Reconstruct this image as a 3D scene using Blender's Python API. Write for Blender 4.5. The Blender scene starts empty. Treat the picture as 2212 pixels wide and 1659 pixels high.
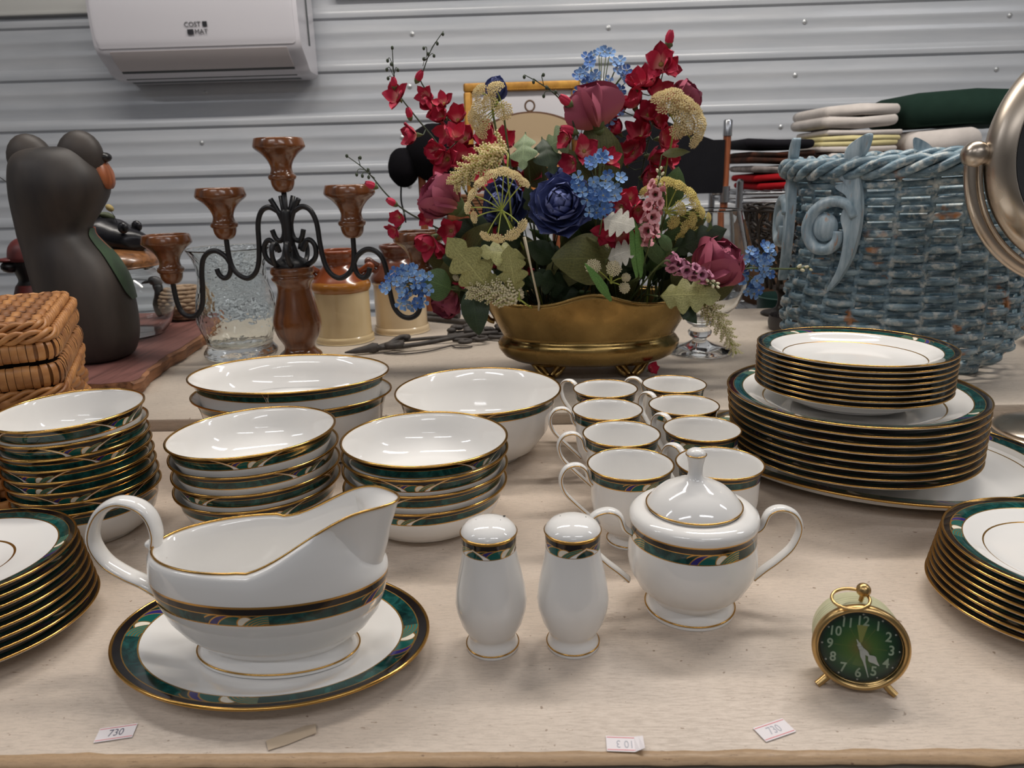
import bpy, math, random
from mathutils import Vector, Matrix, Euler
R = math.radians
S = bpy.context.scene
COL = S.collection
TZ = 0.80                      # height of the front table top above the floor

# ---------------------------------------------------------------- camera
cd = bpy.data.cameras.new('camera')
cam = bpy.data.objects.new('camera', cd)
COL.objects.link(cam)
pitch, yaw, roll = R(16), R(1.56), R(1.5)
fwd = Vector((-math.sin(yaw)*math.cos(pitch), math.cos(yaw)*math.cos(pitch), -math.sin(pitch)))
rt0 = Vector((math.cos(yaw), math.sin(yaw), 0))
up0 = rt0.cross(fwd)
rt = rt0*math.cos(roll) - up0*math.sin(roll)
up = up0*math.cos(roll) + rt0*math.sin(roll)
Mc = Matrix((rt, up, -fwd)).transposed().to_4x4()
Mc.translation = (0, 0, TZ+.335)
cam.matrix_world = Mc
cd.sensor_width = 36
cd.lens = 1600/2212*36
cd.clip_start = .02
S.camera = cam
cd.dof.use_dof = True
cd.dof.focus_distance = .72
cd.dof.aperture_fstop = 13

# ---------------------------------------------------------------- world, lamps, exposure
w = bpy.data.worlds.new('world'); S.world = w; w.use_nodes = True
w.node_tree.nodes['Background'].inputs[0].default_value = (.75, .82, 1, 1)
w.node_tree.nodes['Background'].inputs[1].default_value = .02
CEIL = 2.75                    # above the floor

def lamp(x, y, sx, sy, power, col=(1, .93, .86), z=CEIL-.06):
    l = bpy.data.lights.new('tube_or_fill_lamp', 'AREA'); l.shape = 'RECTANGLE'
    l.size, l.size_y, l.energy, l.color = sx, sy, power, col
    o = bpy.data.objects.new('tube_or_fill_lamp', l); COL.objects.link(o)
    o.location = (x, y, z)
    return o
lamp(.80, 1.35, 1.2, .14, 28, (1, .94, .87))
lamp(-.70, 1.35, 1.2, .14, 19, (1, .94, .87))
lamp(-1.0, -.9, 1.2, .14, 10, (.97, .97, 1))
lamp(.9, -.9, 1.2, .14, 10, (.97, .97, 1))
lamp(-2.4, .2, 1.2, .14, 10, (.93, .95, 1))
lamp(2.5, .6, 1.2, .14, 13, (.93, .95, 1))
lamp(0, -2.3, 1.2, .14, 8, (.95, .96, 1))  # added fill lamp: brightens the unseen room that the mirror reflects
S.view_settings.view_transform = 'Standard'
S.view_settings.look = 'None'
S.view_settings.exposure = -.08
S.view_settings.gamma = 1
S.view_settings.use_curve_mapping = False
# ---------------------------------------------------------------- helpers
def link(o): COL.objects.link(o); return o

def thing(name, label, cat, loc=(0, 0, 0), rz=0., group=None, tilt=None):
    o = link(bpy.data.objects.new(name, None)); o.empty_display_size = .02
    o.location = (loc[0], loc[1], loc[2]+TZ+(.0003 if loc[2] > -.5 else 0))
    o.rotation_euler = (tilt[0], tilt[1], rz) if tilt else (0, 0, rz)
    o['label'] = label; o['category'] = cat
    if group: o['group'] = group
    return o

def part(name, me, parent=None, M=None, label=None, kind=None):
    o = link(bpy.data.objects.new(name, me))
    if parent: o.parent = parent
    if M is not None: o.matrix_basis = M
    if label: o['label'] = label
    if kind: o['kind'] = kind
    return o

def struct(name, me, loc=(0, 0, 0)):
    o = part(name, me, kind='structure'); o.location = loc
    return o

def copy_tree(o, parent=None):
    c = o.copy(); COL.objects.link(c); c.parent = parent
    if parent: c.matrix_parent_inverse = Matrix()
    for ch in list(o.children): copy_tree(ch, c)
    return c

def T(x=0, y=0, z=0): return Matrix.Translation((x, y, z))
def RX(a): return Matrix.Rotation(a, 4, 'X')
def RY(a): return Matrix.Rotation(a, 4, 'Y')
def RZ(a): return Matrix.Rotation(a, 4, 'Z')
def SC(x, y=None, z=None): return Matrix.Diagonal((x, x if y is None else y, x if z is None else z, 1))
def aim(d, roll=0.):
    "matrix that turns local +Z to direction d"
    return Vector(d).to_track_quat('Z', 'Y').to_matrix().to_4x4() @ RZ(roll)

class MB:
    "collects geometry, then makes ONE mesh"
    def __init__(s): s.v = []; s.f = []; s.m = []; s.uv = []
    def add(s, vs, fs, mat=0, uvs=None, M=None):
        b = len(s.v)
        s.v += [tuple(M @ Vector(p)) for p in vs] if M is not None else [tuple(p) for p in vs]
        for i, f in enumerate(fs):
            s.f.append([k+b for k in f]); s.m.append(mat)
            s.uv.append(uvs[i] if uvs else [(0, -.5)]*len(f))
        return s
    def lathe(s, prof, n=64, mat=0, M=None, motif=None, ax=1., ay=1.):
        """prof: (r, z) or (r, z, v): v is the coordinate across the printed band, 0..1 inside it.
        motif: (number of motifs, band radius, band height, phase)"""
        vs = []; fs = []; uvs = []
        P = [(p if len(p) > 2 else (p[0], p[1], -.5)) for p in prof]
        for r, z, v in P:
            for i in range(n):
                a = 2*math.pi*i/n
                vs.append((r*ax*math.cos(a), r*ay*math.sin(a), z))
        def U(i, c):
            if not motif: return 0
            k, rb, h, ph = motif
            per = 2*math.pi/k
            a = 2*math.pi*(i+.0)/n - ph; ac = 2*math.pi*(c+.5)/n - ph
            return (a - per*round(ac/per))*rb/h
        for j in range(len(P)-1):
            if P[j][0] < 1e-6 and P[j+1][0] < 1e-6: continue
            for i in range(n):
                k = (i+1) % n
                q = [j*n+i, j*n+k, (j+1)*n+k, (j+1)*n+i]
                uq = [(U(i, i), P[j][2]), (U(i+1, i), P[j][2]), (U(i+1, i), P[j+1][2]), (U(i, i), P[j+1][2])]
                if P[j][0] < 1e-6: q = q[1:]; uq = uq[1:]
                elif P[j+1][0] < 1e-6: q = q[:3]; uq = uq[:3]
                fs.append(q); uvs.append(uq)
        return s.add(vs, fs, mat, uvs, M)
    def loft(s, rings, mat=0, caps=(True, True), closed=True, M=None, uvs=None):
        n = len(rings[0]); vs = [p for r in rings for p in r]; fs = []
        for j in range(len(rings)-1):
            for i in range(n if closed else n-1):
                k = (i+1) % n
                fs.append([j*n+i, j*n+k, (j+1)*n+k, (j+1)*n+i])
        uu = None
        if uvs: uu = [[uvs[a] for a in f] for f in fs]
        if caps[0]: fs.append(list(range(n))[::-1])
        if caps[1]: fs.append([(len(rings)-1)*n+i for i in range(n)])
        if uu:
            for f in fs[len(uu):]: uu.append([uvs[a] for a in f])
        return s.add(vs, fs, mat, uu, M)
    def tube(s, pts, r, n=8, closed=False, mat=0, M=None, flat=1., capped=True, up=(0, 0, 1)):
        "r: number or one per point; flat: second radius over first"
        P = [Vector(p) for p in pts]; m = len(P)
        rr = r if isinstance(r, (list, tuple)) else [r]*m
        tg = []
        for i in range(m):
            a = P[i-1] if (i or closed) else P[i]; b = P[(i+1) % m] if (i < m-1 or closed) else P[i]
            d = b-a; tg.append(d.normalized() if d.length > 1e-9 else Vector((0, 0, 1)))
        u = Vector(up)
        if abs(u.dot(tg[0])) > .95: u = Vector((1, 0, 0)) if abs(tg[0].x) < .9 else Vector((0, 1, 0))
        rings = []
        for i in range(m):
            u = (u - tg[i]*u.dot(tg[i])).normalized(); v = tg[i].cross(u)
            rings.append([tuple(P[i] + u*(rr[i]*math.cos(2*math.pi*k/n)) + v*(rr[i]*flat*math.sin(2*math.pi*k/n))) for k in range(n)])
        if closed: rings.append(rings[0])
        return s.loft(rings, mat, (capped and not closed,)*2, M=M)
    def blob(s, c, rad, n=12, mat=0, M=None):
        rx, ry, rz = rad if isinstance(rad, (list, tuple)) else (rad,)*3
        vs = [(c[0], c[1], c[2]-rz)]; h = max(4, n//2)
        for j in range(1, h):
            t = math.pi*j/h
            for i in range(n):
                a = 2*math.pi*i/n
                vs.append((c[0]+rx*math.sin(t)*math.cos(a), c[1]+ry*math.sin(t)*math.sin(a), c[2]-rz*math.cos(t)))
        vs.append((c[0], c[1], c[2]+rz)); fs = []
        for i in range(n):
            k = (i+1) % n
            fs.append([0, 1+k, 1+i]); fs.append([len(vs)-1, 1+(h-2)*n+i, 1+(h-2)*n+k])
            for j in range(h-2): fs.append([1+j*n+i, 1+j*n+k, 1+(j+1)*n+k, 1+(j+1)*n+i])
        return s.add(vs, fs, mat, None, M)
    def box(s, c, size, b=.0, mat=0, M=None):
        "box with chamfered edges"
        hx, hy, hz = size[0]/2, size[1]/2, size[2]/2
        if b <= 0:
            vs = [(c[0]+x*hx, c[1]+y*hy, c[2]+z*hz) for x in (-1, 1) for y in (-1, 1) for z in (-1, 1)]
            return s.add(vs, [[0, 1, 3, 2], [4, 6, 7, 5], [0, 4, 5, 1], [2, 3, 7, 6], [0, 2, 6, 4], [1, 5, 7, 3]], mat, None, M)
        def ring(ix, iy, z): 
            x0, y0 = hx-ix, hy-iy
            return [(c[0]+sx*x0+dx, c[1]+sy*y0+dy, c[2]+z) for sx, sy, dx, dy in
                    ((1, -1, 0, b), (1, 1, 0, -b), (1, 1, -b, 0), (-1, 1, b, 0), (-1, 1, 0, -b), (-1, -1, 0, b), (-1, -1, b, 0), (1, -1, -b, 0))]
        def rg(i, z):
            o = []
            for sx, sy, a in ((1, -1, 0), (1, 1, 0), (-1, 1, 0), (-1, -1, 0)):
                cx, cy = c[0]+sx*(hx-b), c[1]+sy*(hy-b); k = b*(1-i)
                p = (cx+sx*k, cy, c[2]+z); q = (cx, cy+sy*k, c[2]+z)
                o += [q, p] if (sx, sy) in ((1, -1), (-1, 1)) else [p, q]
            return o
        return s.loft([rg(.999, -hz), rg(.3, -hz+b*.3), rg(0, -hz+b), rg(0, hz-b), rg(.3, hz-b*.3), rg(.999, hz)], mat, M=M)
    def mesh(s, name, mats, smooth=40):
        me = bpy.data.meshes.new(name)
        me.from_pydata(s.v, [], s.f); 
        for m in (mats if isinstance(mats, (list, tuple)) else [mats]): me.materials.append(m)
        if len(me.materials) > 1: me.polygons.foreach_set('material_index', s.m)
        uv = me.uv_layers.new(name='UVMap')
        uv.data.foreach_set('uv', [c for f in s.uv for q in f for c in q])
        me.validate(); me.update()
        if smooth:
            me.polygons.foreach_set('use_smooth', [True]*len(me.polygons))
            if smooth < 180: me.set_sharp_from_angle(angle=R(smooth))
        return me

def smooth_path(pts, k=6, closed=False):
    "Catmull-Rom through the points"
    P = [Vector(p) for p in pts]; n = len(P); out = []
    for i in range(n if closed else n-1):
        p0 = P[i-1] if (i or closed) else P[0]*2-P[1]
        p1 = P[i]; p2 = P[(i+1) % n]
        p3 = P[(i+2) % n] if (i+2 < n or closed) else P[-1]*2-P[-2]
        for j in range(k):
            t = j/k
            out.append(.5*((2*p1)+(p2-p0)*t+(2*p0-5*p1+4*p2-p3)*t*t+(3*p1-p0-3*p2+p3)*t**3))
    if not closed: out.append(P[-1])
    return out

def smooth_prof(pr, k=4):
    lo = min(a[1] for a in pr)                         # the spline may not dip below the lowest point, nor cross the axis
    return [(max(0, p.x), max(lo, p.y)) for p in smooth_path([Vector((a[0], a[1], 0)) for a in pr], k)]

def text_mesh(s, size, mat, extrude=.0002, bold=0., align='CENTER'):
    cu = bpy.data.curves.new('txt', 'FONT'); cu.body = s; cu.size = size; cu.extrude = extrude; cu.offset = bold
    cu.align_x = align; cu.align_y = 'CENTER'; cu.resolution_u = 3
    o = bpy.data.objects.new('txt', cu); COL.objects.link(o)
    dg = bpy.context.evaluated_depsgraph_get(); dg.update()
    me = bpy.data.meshes.new_from_object(o.evaluated_get(dg))
    bpy.data.objects.remove(o); bpy.data.curves.remove(cu)
    me.materials.clear(); me.materials.append(mat)
    return me
# ---------------------------------------------------------------- materials
class N:
    "node-graph arithmetic"
    def __init__(s, nt, sock): s.nt = nt; s.k = sock
    def op(s, kind, *a):
        n = s.nt.nodes.new('ShaderNodeMath'); n.operation = kind
        for i, x in enumerate((s,)+a):
            if isinstance(x, N): s.nt.links.new(x.k, n.inputs[i])
            else: n.inputs[i].default_value = x
        return N(s.nt, n.outputs[0])
    def __add__(s, o): return s.op('ADD', o)
    def __sub__(s, o): return s.op('SUBTRACT', o)
    def __mul__(s, o): return s.op('MULTIPLY', o)
    __rmul__ = __mul__; __radd__ = __add__
    def __rsub__(s, o): return (s*-1)+o
    def __truediv__(s, o): return s.op('DIVIDE', o)
    def __pow__(s, o): return s.op('POWER', o)
    def lt(s, o): return s.op('LESS_THAN', o)
    def gt(s, o): return s.op('GREATER_THAN', o)
    def abs(s): return s.op('ABSOLUTE')
    def min(s, o): return s.op('MINIMUM', o)
    def max(s, o): return s.op('MAXIMUM', o)
    def near(s, o, e): return (s-o).abs().lt(e)

def new_mat(name):
    m = bpy.data.materials.new(name); m.use_nodes = True
    return m, m.node_tree, m.node_tree.nodes['Principled BSDF']
def mixc(nt, fac, a, b):
    n = nt.nodes.new('ShaderNodeMix'); n.data_type = 'RGBA'
    for x, i in ((fac, 0), (a, 6), (b, 7)):
        if isinstance(x, N): nt.links.new(x.k, n.inputs[i])
        elif hasattr(x, 'is_output'): nt.links.new(x, n.inputs[i])
        elif i: n.inputs[i].default_value = (*x, 1)
        else: n.inputs[i].default_value = x
    return n.outputs[2]
def tex_coord(nt, kind='Object', scale=(1, 1, 1), rot=(0, 0, 0)):
    c = nt.nodes.new('ShaderNodeTexCoord'); mp = nt.nodes.new('ShaderNodeMapping')
    mp.inputs['Scale'].default_value = scale; mp.inputs['Rotation'].default_value = rot
    nt.links.new(c.outputs[kind], mp.inputs[0]); return mp.outputs[0]
def noise(nt, co, scale, detail=4, rough=.55, dist=0.):
    n = nt.nodes.new('ShaderNodeTexNoise'); n.inputs['Scale'].default_value = scale
    n.inputs['Detail'].default_value = detail; n.inputs['Roughness'].default_value = rough
    n.inputs['Distortion'].default_value = dist
    nt.links.new(co, n.inputs['Vector']); return N(nt, n.outputs[0])
def ramp(nt, x, stops):
    n = nt.nodes.new('ShaderNodeValToRGB'); nt.links.new(x.k, n.inputs[0])
    e = n.color_ramp.elements
    while len(e) < len(stops): e.new(.5)
    for el, (p, c) in zip(e, stops): el.position = p; el.color = (*c, 1) if len(c) == 3 else c
    return n.outputs[0]
def val(nt, x, stops):
    "scalar ramp"
    return N(nt, ramp(nt, x, [(p, (v, v, v)) for p, v in stops]))
def bump(nt, bs, x, strength, dist=.001):
    b = nt.nodes.new('ShaderNodeBump'); b.inputs['Strength'].default_value = strength; b.inputs['Distance'].default_value = dist
    nt.links.new(x.k, b.inputs['Height']); nt.links.new(b.outputs[0], bs.inputs['Normal'])
def lin(r, g, b):
    "sRGB 0..255 to linear"
    return tuple((c/255/12.92) if c/255 < .04045 else ((c/255+.055)/1.055)**2.4 for c in (r, g, b))

def plain(name, col, rough=.5, metal=0., var=0., scale=40., spec=.5, col2=None, coat=0., bmp=0., bscale=None, rough2=None, kind='Object', stretch=(1, 1, 1), **kw):
    m, nt, b = new_mat(name)
    b.inputs['Base Color'].default_value = (*col, 1); b.inputs['Roughness'].default_value = rough
    b.inputs['Metallic'].default_value = metal; b.inputs['Specular IOR Level'].default_value = spec
    b.inputs['Coat Weight'].default_value = coat; b.inputs['Coat Roughness'].default_value = .08
    if var or col2 or bmp:
        co = tex_coord(nt, kind, stretch); x = noise(nt, co, scale)
        c2 = col2 or tuple(c*(1-var) for c in col)
        nt.links.new(ramp(nt, x, [(.3, c2), (.7, col)]), b.inputs['Base Color'])
        if rough2 is not None: nt.links.new(val(nt, x, [(.3, rough2), (.7, rough)]).k, b.inputs['Roughness'])
        if bmp: bump(nt, b, noise(nt, co, bscale or scale*3), bmp)
    for k, v in kw.items(): b.inputs[k.replace('_', ' ')].default_value = v
    return m

def wood(name, dark, light, scale=12., rough=.35, axis=2, coat=0., bmp=.1):
    m, nt, b = new_mat(name)
    st = [14, 14, 14]; st[axis] = 1.2
    co = tex_coord(nt, 'Object', st)
    x = noise(nt, co, scale, 5, .6, .6)
    nt.links.new(ramp(nt, x, [(.3, dark), (.55, light), (.75, tuple(c*1.15 for c in light))]), b.inputs['Base Color'])
    b.inputs['Roughness'].default_value = rough; b.inputs['Coat Weight'].default_value = coat; b.inputs['Coat Roughness'].default_value = .12
    bump(nt, b, x, bmp, .0006)
    return m

GOLD = (.62, .36, .10)
def china(name, swoosh):
    """white glazed porcelain; UV v in 0..1 is the printed border (black over malachite green, gold lines),
    u counts border heights from the middle of the nearest fan motif"""
    m, nt, b = new_mat(name)
    uv = nt.nodes.new('ShaderNodeUVMap'); sp = nt.nodes.new('ShaderNodeSeparateXYZ')
    nt.links.new(uv.outputs[0], sp.inputs[0])
    x = N(nt, sp.outputs[0]); v = N(nt, sp.outputs[1])
    co = tex_coord(nt, 'Object', (1, 1, 1))
    green = ramp(nt, noise(nt, co, 55, 4, .6, 1.6), [(.28, (.001, .010, .010)), (.5, (.004, .048, .044)), (.72, (.016, .12, .11))])
    black = (.010, .007, .007); white = (.83, .815, .79); cream = (.80, .74, .62)
    gold = GOLD
    def ring(cx, cy, r): 
        d = ((x-cx)*(x-cx)+(v-cy)*(v-cy))**.5
        return d
    inb = v.gt(0)*v.lt(1.02)
    L = .62
    c = mixc(nt, v.gt(L), green, black)
    gl = v.near(L, .022)                                   # gold line mask
    # fan motif, drawn from back to front
    zone = x.abs().lt(1.55)
    if swoosh:
        t = x.abs()
        f1 = ((t-.62).max(0)/1.9)**.75
        f2 = ((t-1.05).max(0)/1.75)**.6
        inner = (v.gt(f1)*t.lt(2.7)).max(t.lt(.62))
        c = mixc(nt, inner, c, black); gl = gl*(1-inner)
    for cx, cy, r, colr in ((-.95, -.33, .95, (.002, .03, .03)), (-.52, -.33, .95, (.028, .022, .16)), (-.10, -.33, .93, (.006, .10, .085)), (.38, .16, .40, cream)):
        d = ring(cx, cy, r)
        lim = x.lt(.95 if cx > .2 else cx+.62)
        ins = d.lt(r)*lim*zone
        if swoosh: ins = ins*inner
        c = mixc(nt, ins, c, colr); gl = gl*(1-ins)
        gl = gl.max(d.near(r, .03)*lim*zone*(inner if swoosh else 1))
    d = ring(1.35, -.75, 1.)
    fan = d.lt(1.38)*d.gt(.86)*x.lt(1.4)*x.gt(-.1)
    if swoosh: fan = fan*inner
    c = mixc(nt, fan, c, (.03, .16, .13)); gl = gl*(1-fan)
    for rr in (.86, .99, 1.12, 1.25, 1.38):
        gl = gl.max(d.near(rr, .02)*x.lt(1.4)*x.gt(-.1)*(inner if swoosh else 1))
    if swoosh:
        sw = (1-inner)*v.gt(f2)*t.lt(2.7)
        c = mixc(nt, sw, c, white); gl = gl*(1-sw)
        gl = gl.max((v.near(f2, .03).max(v.near(f1, .03)))*t.lt(2.6)*t.gt(.62))
        gl = gl.max(v.near(0, .045)*(1-sw))
    else:
        gl = gl.max(v.near(0, .045))
    gl = gl*v.gt(-.06)*v.lt(1)
    inb2 = inb.max(v.near(0, .045)*gl)
    c = mixc(nt, inb2, white, c)
    edge = (v.gt(.955)*v.lt(1.25)).max(v.near(-2, .035))   # gilded rim, line round the well
    gl = gl.max(edge)
    c = mixc(nt, gl, c, gold)
    nt.links.new(c, b.inputs['Base Color'])
    nt.links.new((gl*.9).k, b.inputs['Metallic'])
    nt.links.new((gl*.16+.07).k, b.inputs['Roughness'])
    b.inputs['Specular IOR Level'].default_value = .55
    b.inputs['Subsurface Weight'].default_value = .0
    return m
M_CHINA = china('bone_china', False)
M_CHINA_S = china('bone_china_swoosh', True)
M_GOLD = plain('gilding', GOLD, .2, 1.)
M_WHITE = plain('white_glaze', (.83, .815, .79), .07, spec=.55)
M_HOLE = plain('dark_hole', (.05, .045, .04), .8)

def painted_board(name, base, worn):
    m, nt, b = new_mat(name)
    co = tex_coord(nt, 'Object', (1, 1, 1))
    big = noise(nt, co, 6, 4, .6)
    c0 = ramp(nt, big, [(.3, tuple(k*.84 for k in base)), (.7, base)])
    grain = noise(nt, tex_coord(nt, 'Object', (10, 70, 70)), 9, 5, .7)
    c1 = mixc(nt, val(nt, grain, [(.36, .5), (.54, 0)]), c0, tuple(k*.62 for k in base))
    fine = noise(nt, tex_coord(nt, 'Object', (60, 150, 150)), 6, 3, .6)
    c1 = mixc(nt, val(nt, fine, [(.33, .30), (.45, 0)]), c1, tuple(k*.60 for k in base))
    gate = val(nt, noise(nt, co, 11, 3, .6), [(.40, 0), (.52, 1)])
    sc = noise(nt, tex_coord(nt, 'Object', (26, 150, 150), (0, 0, .05)), 3.2, 5, .75, .4)
    c2 = mixc(nt, val(nt, sc, [(.335, .9), (.37, 0)])*gate, c1, worn)
    sp = noise(nt, co, 150, 2, .5)
    c3 = mixc(nt, val(nt, sp, [(.25, .7), (.29, 0)]), c2, worn)
    nt.links.new(c3, b.inputs['Base Color'])
    nt.links.new(val(nt, grain, [(.3, .6), (.6, .40)]).k, b.inputs['Roughness'])
    bump(nt, b, grain, .12, .0006)
    return m
M_BOARD = painted_board('painted_board', lin(212, 196, 180), lin(116, 88, 62))
M_BOARD2 = painted_board('painted_board_back', lin(196, 184, 170), lin(118, 96, 74))
M_EDGE = painted_board('worn_edge', lin(176, 146, 112), lin(96, 66, 44))
M_GREY = painted_board('grey_apron', lin(132, 126, 116), lin(70, 62, 54))
# ---------------------------------------------------------------- the setting
M_FLOOR = plain('concrete', lin(120, 116, 112), .7, var=.3, scale=3)
M_CEIL = plain('ceiling_white', lin(185, 184, 182), .8, var=.05, scale=2)
M_WALLP = plain('painted_panel', lin(190, 190, 190), .7, var=.05, scale=2)
XL, XR, YB, YF = -3.6, 3.6, 2.80, -3.2
struct('floor', MB().box((0, 0, -.03), (XR-XL, YB-YF, .06)).mesh('floor', M_FLOOR, 0), (0, (YB+YF)/2, 0))
struct('ceiling', MB().box((0, 0, .03), (XR-XL, YB-YF, .06)).mesh('ceiling', M_CEIL, 0), (0, (YB+YF)/2, CEIL))
struct('wall_left', MB().box((-.04, 0, 1.4), (.08, YB-YF, 2.8)).mesh('wall_left', M_WALLP, 0), (XL, (YB+YF)/2, 0))
struct('wall_right', MB().box((.04, 0, 1.4), (.08, YB-YF, 2.8)).mesh('wall_right', M_WALLP, 0), (XR, (YB+YF)/2, 0))
struct('wall_front', MB().box((0, -.04, 1.4), (XR-XL, .08, 2.8)).mesh('wall_front', M_WALLP, 0), (0, YF, 0))

def metal_siding():
    m, nt, b = new_mat('painted_steel_siding')
    co = tex_coord(nt, 'Object', (1.2, 1, 9))
    x = noise(nt, co, 2.2, 4, .6)
    nt.links.new(ramp(nt, x, [(.3, lin(194, 199, 206)), (.7, lin(210, 213, 218))]), b.inputs['Base Color'])
    b.inputs['Roughness'].default_value = .24; b.inputs['Specular IOR Level'].default_value = .7
    bump(nt, b, noise(nt, tex_coord(nt, 'Object', (.8, 1, 3)), 3, 3), .35, .004)
    return m
M_SIDING = metal_siding()
def siding():
    # ribbed steel sheet, ribs run along x; one rib every .17 m with two shallow swages between
    pr = []; p = .1695; z0 = .010-p*6+TZ
    z = z0
    while z < CEIL:
        pr += [(0, z-.004), (-.010, z+.002), (-.0115, z+.010), (-.0115, z+.020), (-.008, z+.027), (0, z+.036)]
        for q in (.42, .70):
            pr += [(0, z+p*q-.006), (-.0028, z+p*q), (-.0028, z+p*q+.010), (0, z+p*q+.020)]
        z += p
    pr = [q for q in pr if 0 <= q[1] <= CEIL]
    pr = [(0, 0)]+pr+[(0, CEIL)]
    xs = [XL+(XR-XL)*i/24 for i in range(25)]
    rings = [[(x, y, zz) for y, zz in pr] for x in xs]
    mb = MB().loft(rings, caps=(False, False), closed=False)
    mb.box((0, .05, CEIL/2), (XR-XL, .08, CEIL))
    return mb.mesh('wall_back', M_SIDING, 35)
wall = struct('wall_back', siding(), (0, YB, 0))
M_SCREW = plain('screw_head', lin(205, 208, 210), .35, .6)
sm = MB().lathe([(0, .0035), (.0035, .003), (.0055, .0012), (.0085, .0006), (.0085, 0)], 10).mesh('screw', M_SCREW)
for z in [.010-.1695*6+TZ+.1695*k+.115 for k in range(2, 13)]:
    for i, x in enumerate((-1.15, -.42, .26, .93, 1.62)):
        part('screw', sm, wall, T(x+.03*math.sin(z*9), -.002, z) @ RX(R(90)))
# lapped flashing at the top of the left part of the wall
struct('trim_1', MB().box((0, 0, 0), (1.05, .02, .055), .004).box((0, -.006, -.024), (1.05, .02, .012), .003).mesh('trim', plain('flashing', lin(214, 214, 210), .4), 40), (-1.955, YB-.016, TZ+.925))
struct('trim_2', MB().box((0, 0, 0), (3.7, .02, .014), .004).mesh('trim', bpy.data.materials['flashing'], 40), (1.20, YB-.016, TZ+.925))

# ---------------------------------------------------------------- the two tables
tb = thing('front_table', 'long low display table with worn cream paint, holding the white china', 'table', (0, 0, -TZ))
TW = 3.0
part('tabletop', MB().box((0, .6638, TZ-.013), (TW, .5964, .026), .001).mesh('tabletop', M_BOARD, 40), tb)
def rag_edge():
    mb = MB(); rnd = random.Random(3); n = 240; rings = []
    for i in range(n+1):
        x = -TW/2+TW*i/n; w1 = .0026*rnd.random()*(1+2*(rnd.random() > .93)); w2 = .0032*rnd.random()*rnd.random()
        rings.append([(x, .3655+w2, TZ+.0002), (x, .3605-w1*.4, TZ-.0008), (x, .3590-w1*.4, TZ-.0030), (x, .3600, TZ-.0046-w1*.6), (x, .3820, TZ-.0060)])
    return mb.loft(rings).mesh('front_edge', M_EDGE, 60)
part('front_edge', rag_edge(), tb, label='chipped bare wood front edge')
part('apron', MB().box((0, .3710, TZ-.0585), (TW-.02, .0185, .105), .001).mesh('apron', M_GREY, 40), tb, label='grey worn apron board')
for x in (-1.42, 1.42):
    for y in (.41, .92): part('leg', MB().box((x, y, (TZ-.03)/2), (.06, .06, TZ-.03), .004).mesh('leg', M_GREY, 40), tb)
t2 = thing('back_table', 'second cream painted table, a little higher, behind the china table', 'table', (0, 0, -TZ))
part('tabletop', MB().box((0, 1.34, TZ+.003), (TW, .744, .026), .004).mesh('tabletop', M_BOARD2, 40), t2)
part('edge_molding', MB().box((0, .9735, TZ-.001), (TW, .012, .019), .004).box((0, .9660, TZ-.006), (TW, .007, .008), .002).mesh('edge_molding', M_BOARD2, 40), t2)
for x in (-1.42, 1.42):
    for y in (1.03, 1.66): part('leg', MB().box((x, y, (TZ-.012)/2), (.06, .06, TZ-.012), .004).mesh('leg', M_GREY, 40), t2)
# ---------------------------------------------------------------- the china
def rim_ring(r, z, t=.0011, ax=1., ay=1.):
    return MB().tube([(r*ax*math.cos(2*math.pi*i/96), r*ay*math.sin(2*math.pi*i/96), z) for i in range(96)], t, 6, True).mesh('gold_rim', M_GOLD, 180)

def plate_mesh(r, h, well, band, motifs, sw=False, ax=1., ay=1., t=.0032, phase=0., line=True):
    "h: rim height; well: radius of the flat middle; band: width of the printed border"
    ri = r-band; sh = well+(r-well)*.30
    pr = [(0, .0008), (well*.80, .0008), (well*.82, 0), (well*.87, 0), (well*.88, .0012),
          (well*.98, h*.16), (sh, h*.40), (ri, h-.0052), (r-.001, h-.0018), (r, h-.0008)]
    pr = [(a, z, 3) for a, z in pr]
    pr += [(r, h-.0002, 1.4), (r-.0008, h+.0004, 1.), (ri, h-.0052+t*.9, 0), ((ri+sh)/2, (h-.0052+h*.40)/2+t*.95, -1.), (sh, h*.40+t, -1.7), (well*1.0, h*.16+t, -2.3), (well*.90, .0016+t, -2.6), (well*.6, .0012+t, -3), (0, .001+t, -4)]
    if not line: pr = [(a, z, (v if v > -1.1 else -1.1)) for a, z, v in pr]
    return MB().lathe(pr, 96, motif=(motifs, ri+band*.5, band, phase), ax=ax, ay=ay).mesh('plate_body', M_CHINA_S if sw else M_CHINA, 50)

def make_plate(name, label, group, r, h, well, band, motifs, phase=0., **k):
    t = thing(name, label, 'plate', group=group)
    part('body', plate_mesh(r, h, well, band, motifs, phase=phase, **k), t)
    part('gold_rim', rim_ring(r-.0004, h-.0001, .0009, k.get('ax', 1.), k.get('ay', 1.)), t)
    return t
NTH = ['topmost', 'second from the top', 'third from the top', 'fourth from the top', 'fourth from the bottom', 'third from the bottom', 'second from the bottom', 'lowest']
def stack(proto, n, fn, what, cat_where):
    for i in range(n):                                    # i counts from the top
        o = proto if i == 0 else copy_tree(proto)
        x, y, z, tx, ty, rz = fn(i)
        o.location = (x, y, z+TZ+.0003); o.rotation_mode = 'ZYX'; o.rotation_euler = (tx, ty, rz)
        o['label'] = '%s, %s %s' % (what, NTH[i] if n == 8 else NTH4[i], cat_where)
NTH4 = ['topmost', 'second from the top', 'third from the top', 'lowest']
rnd = random.Random(7)

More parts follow.
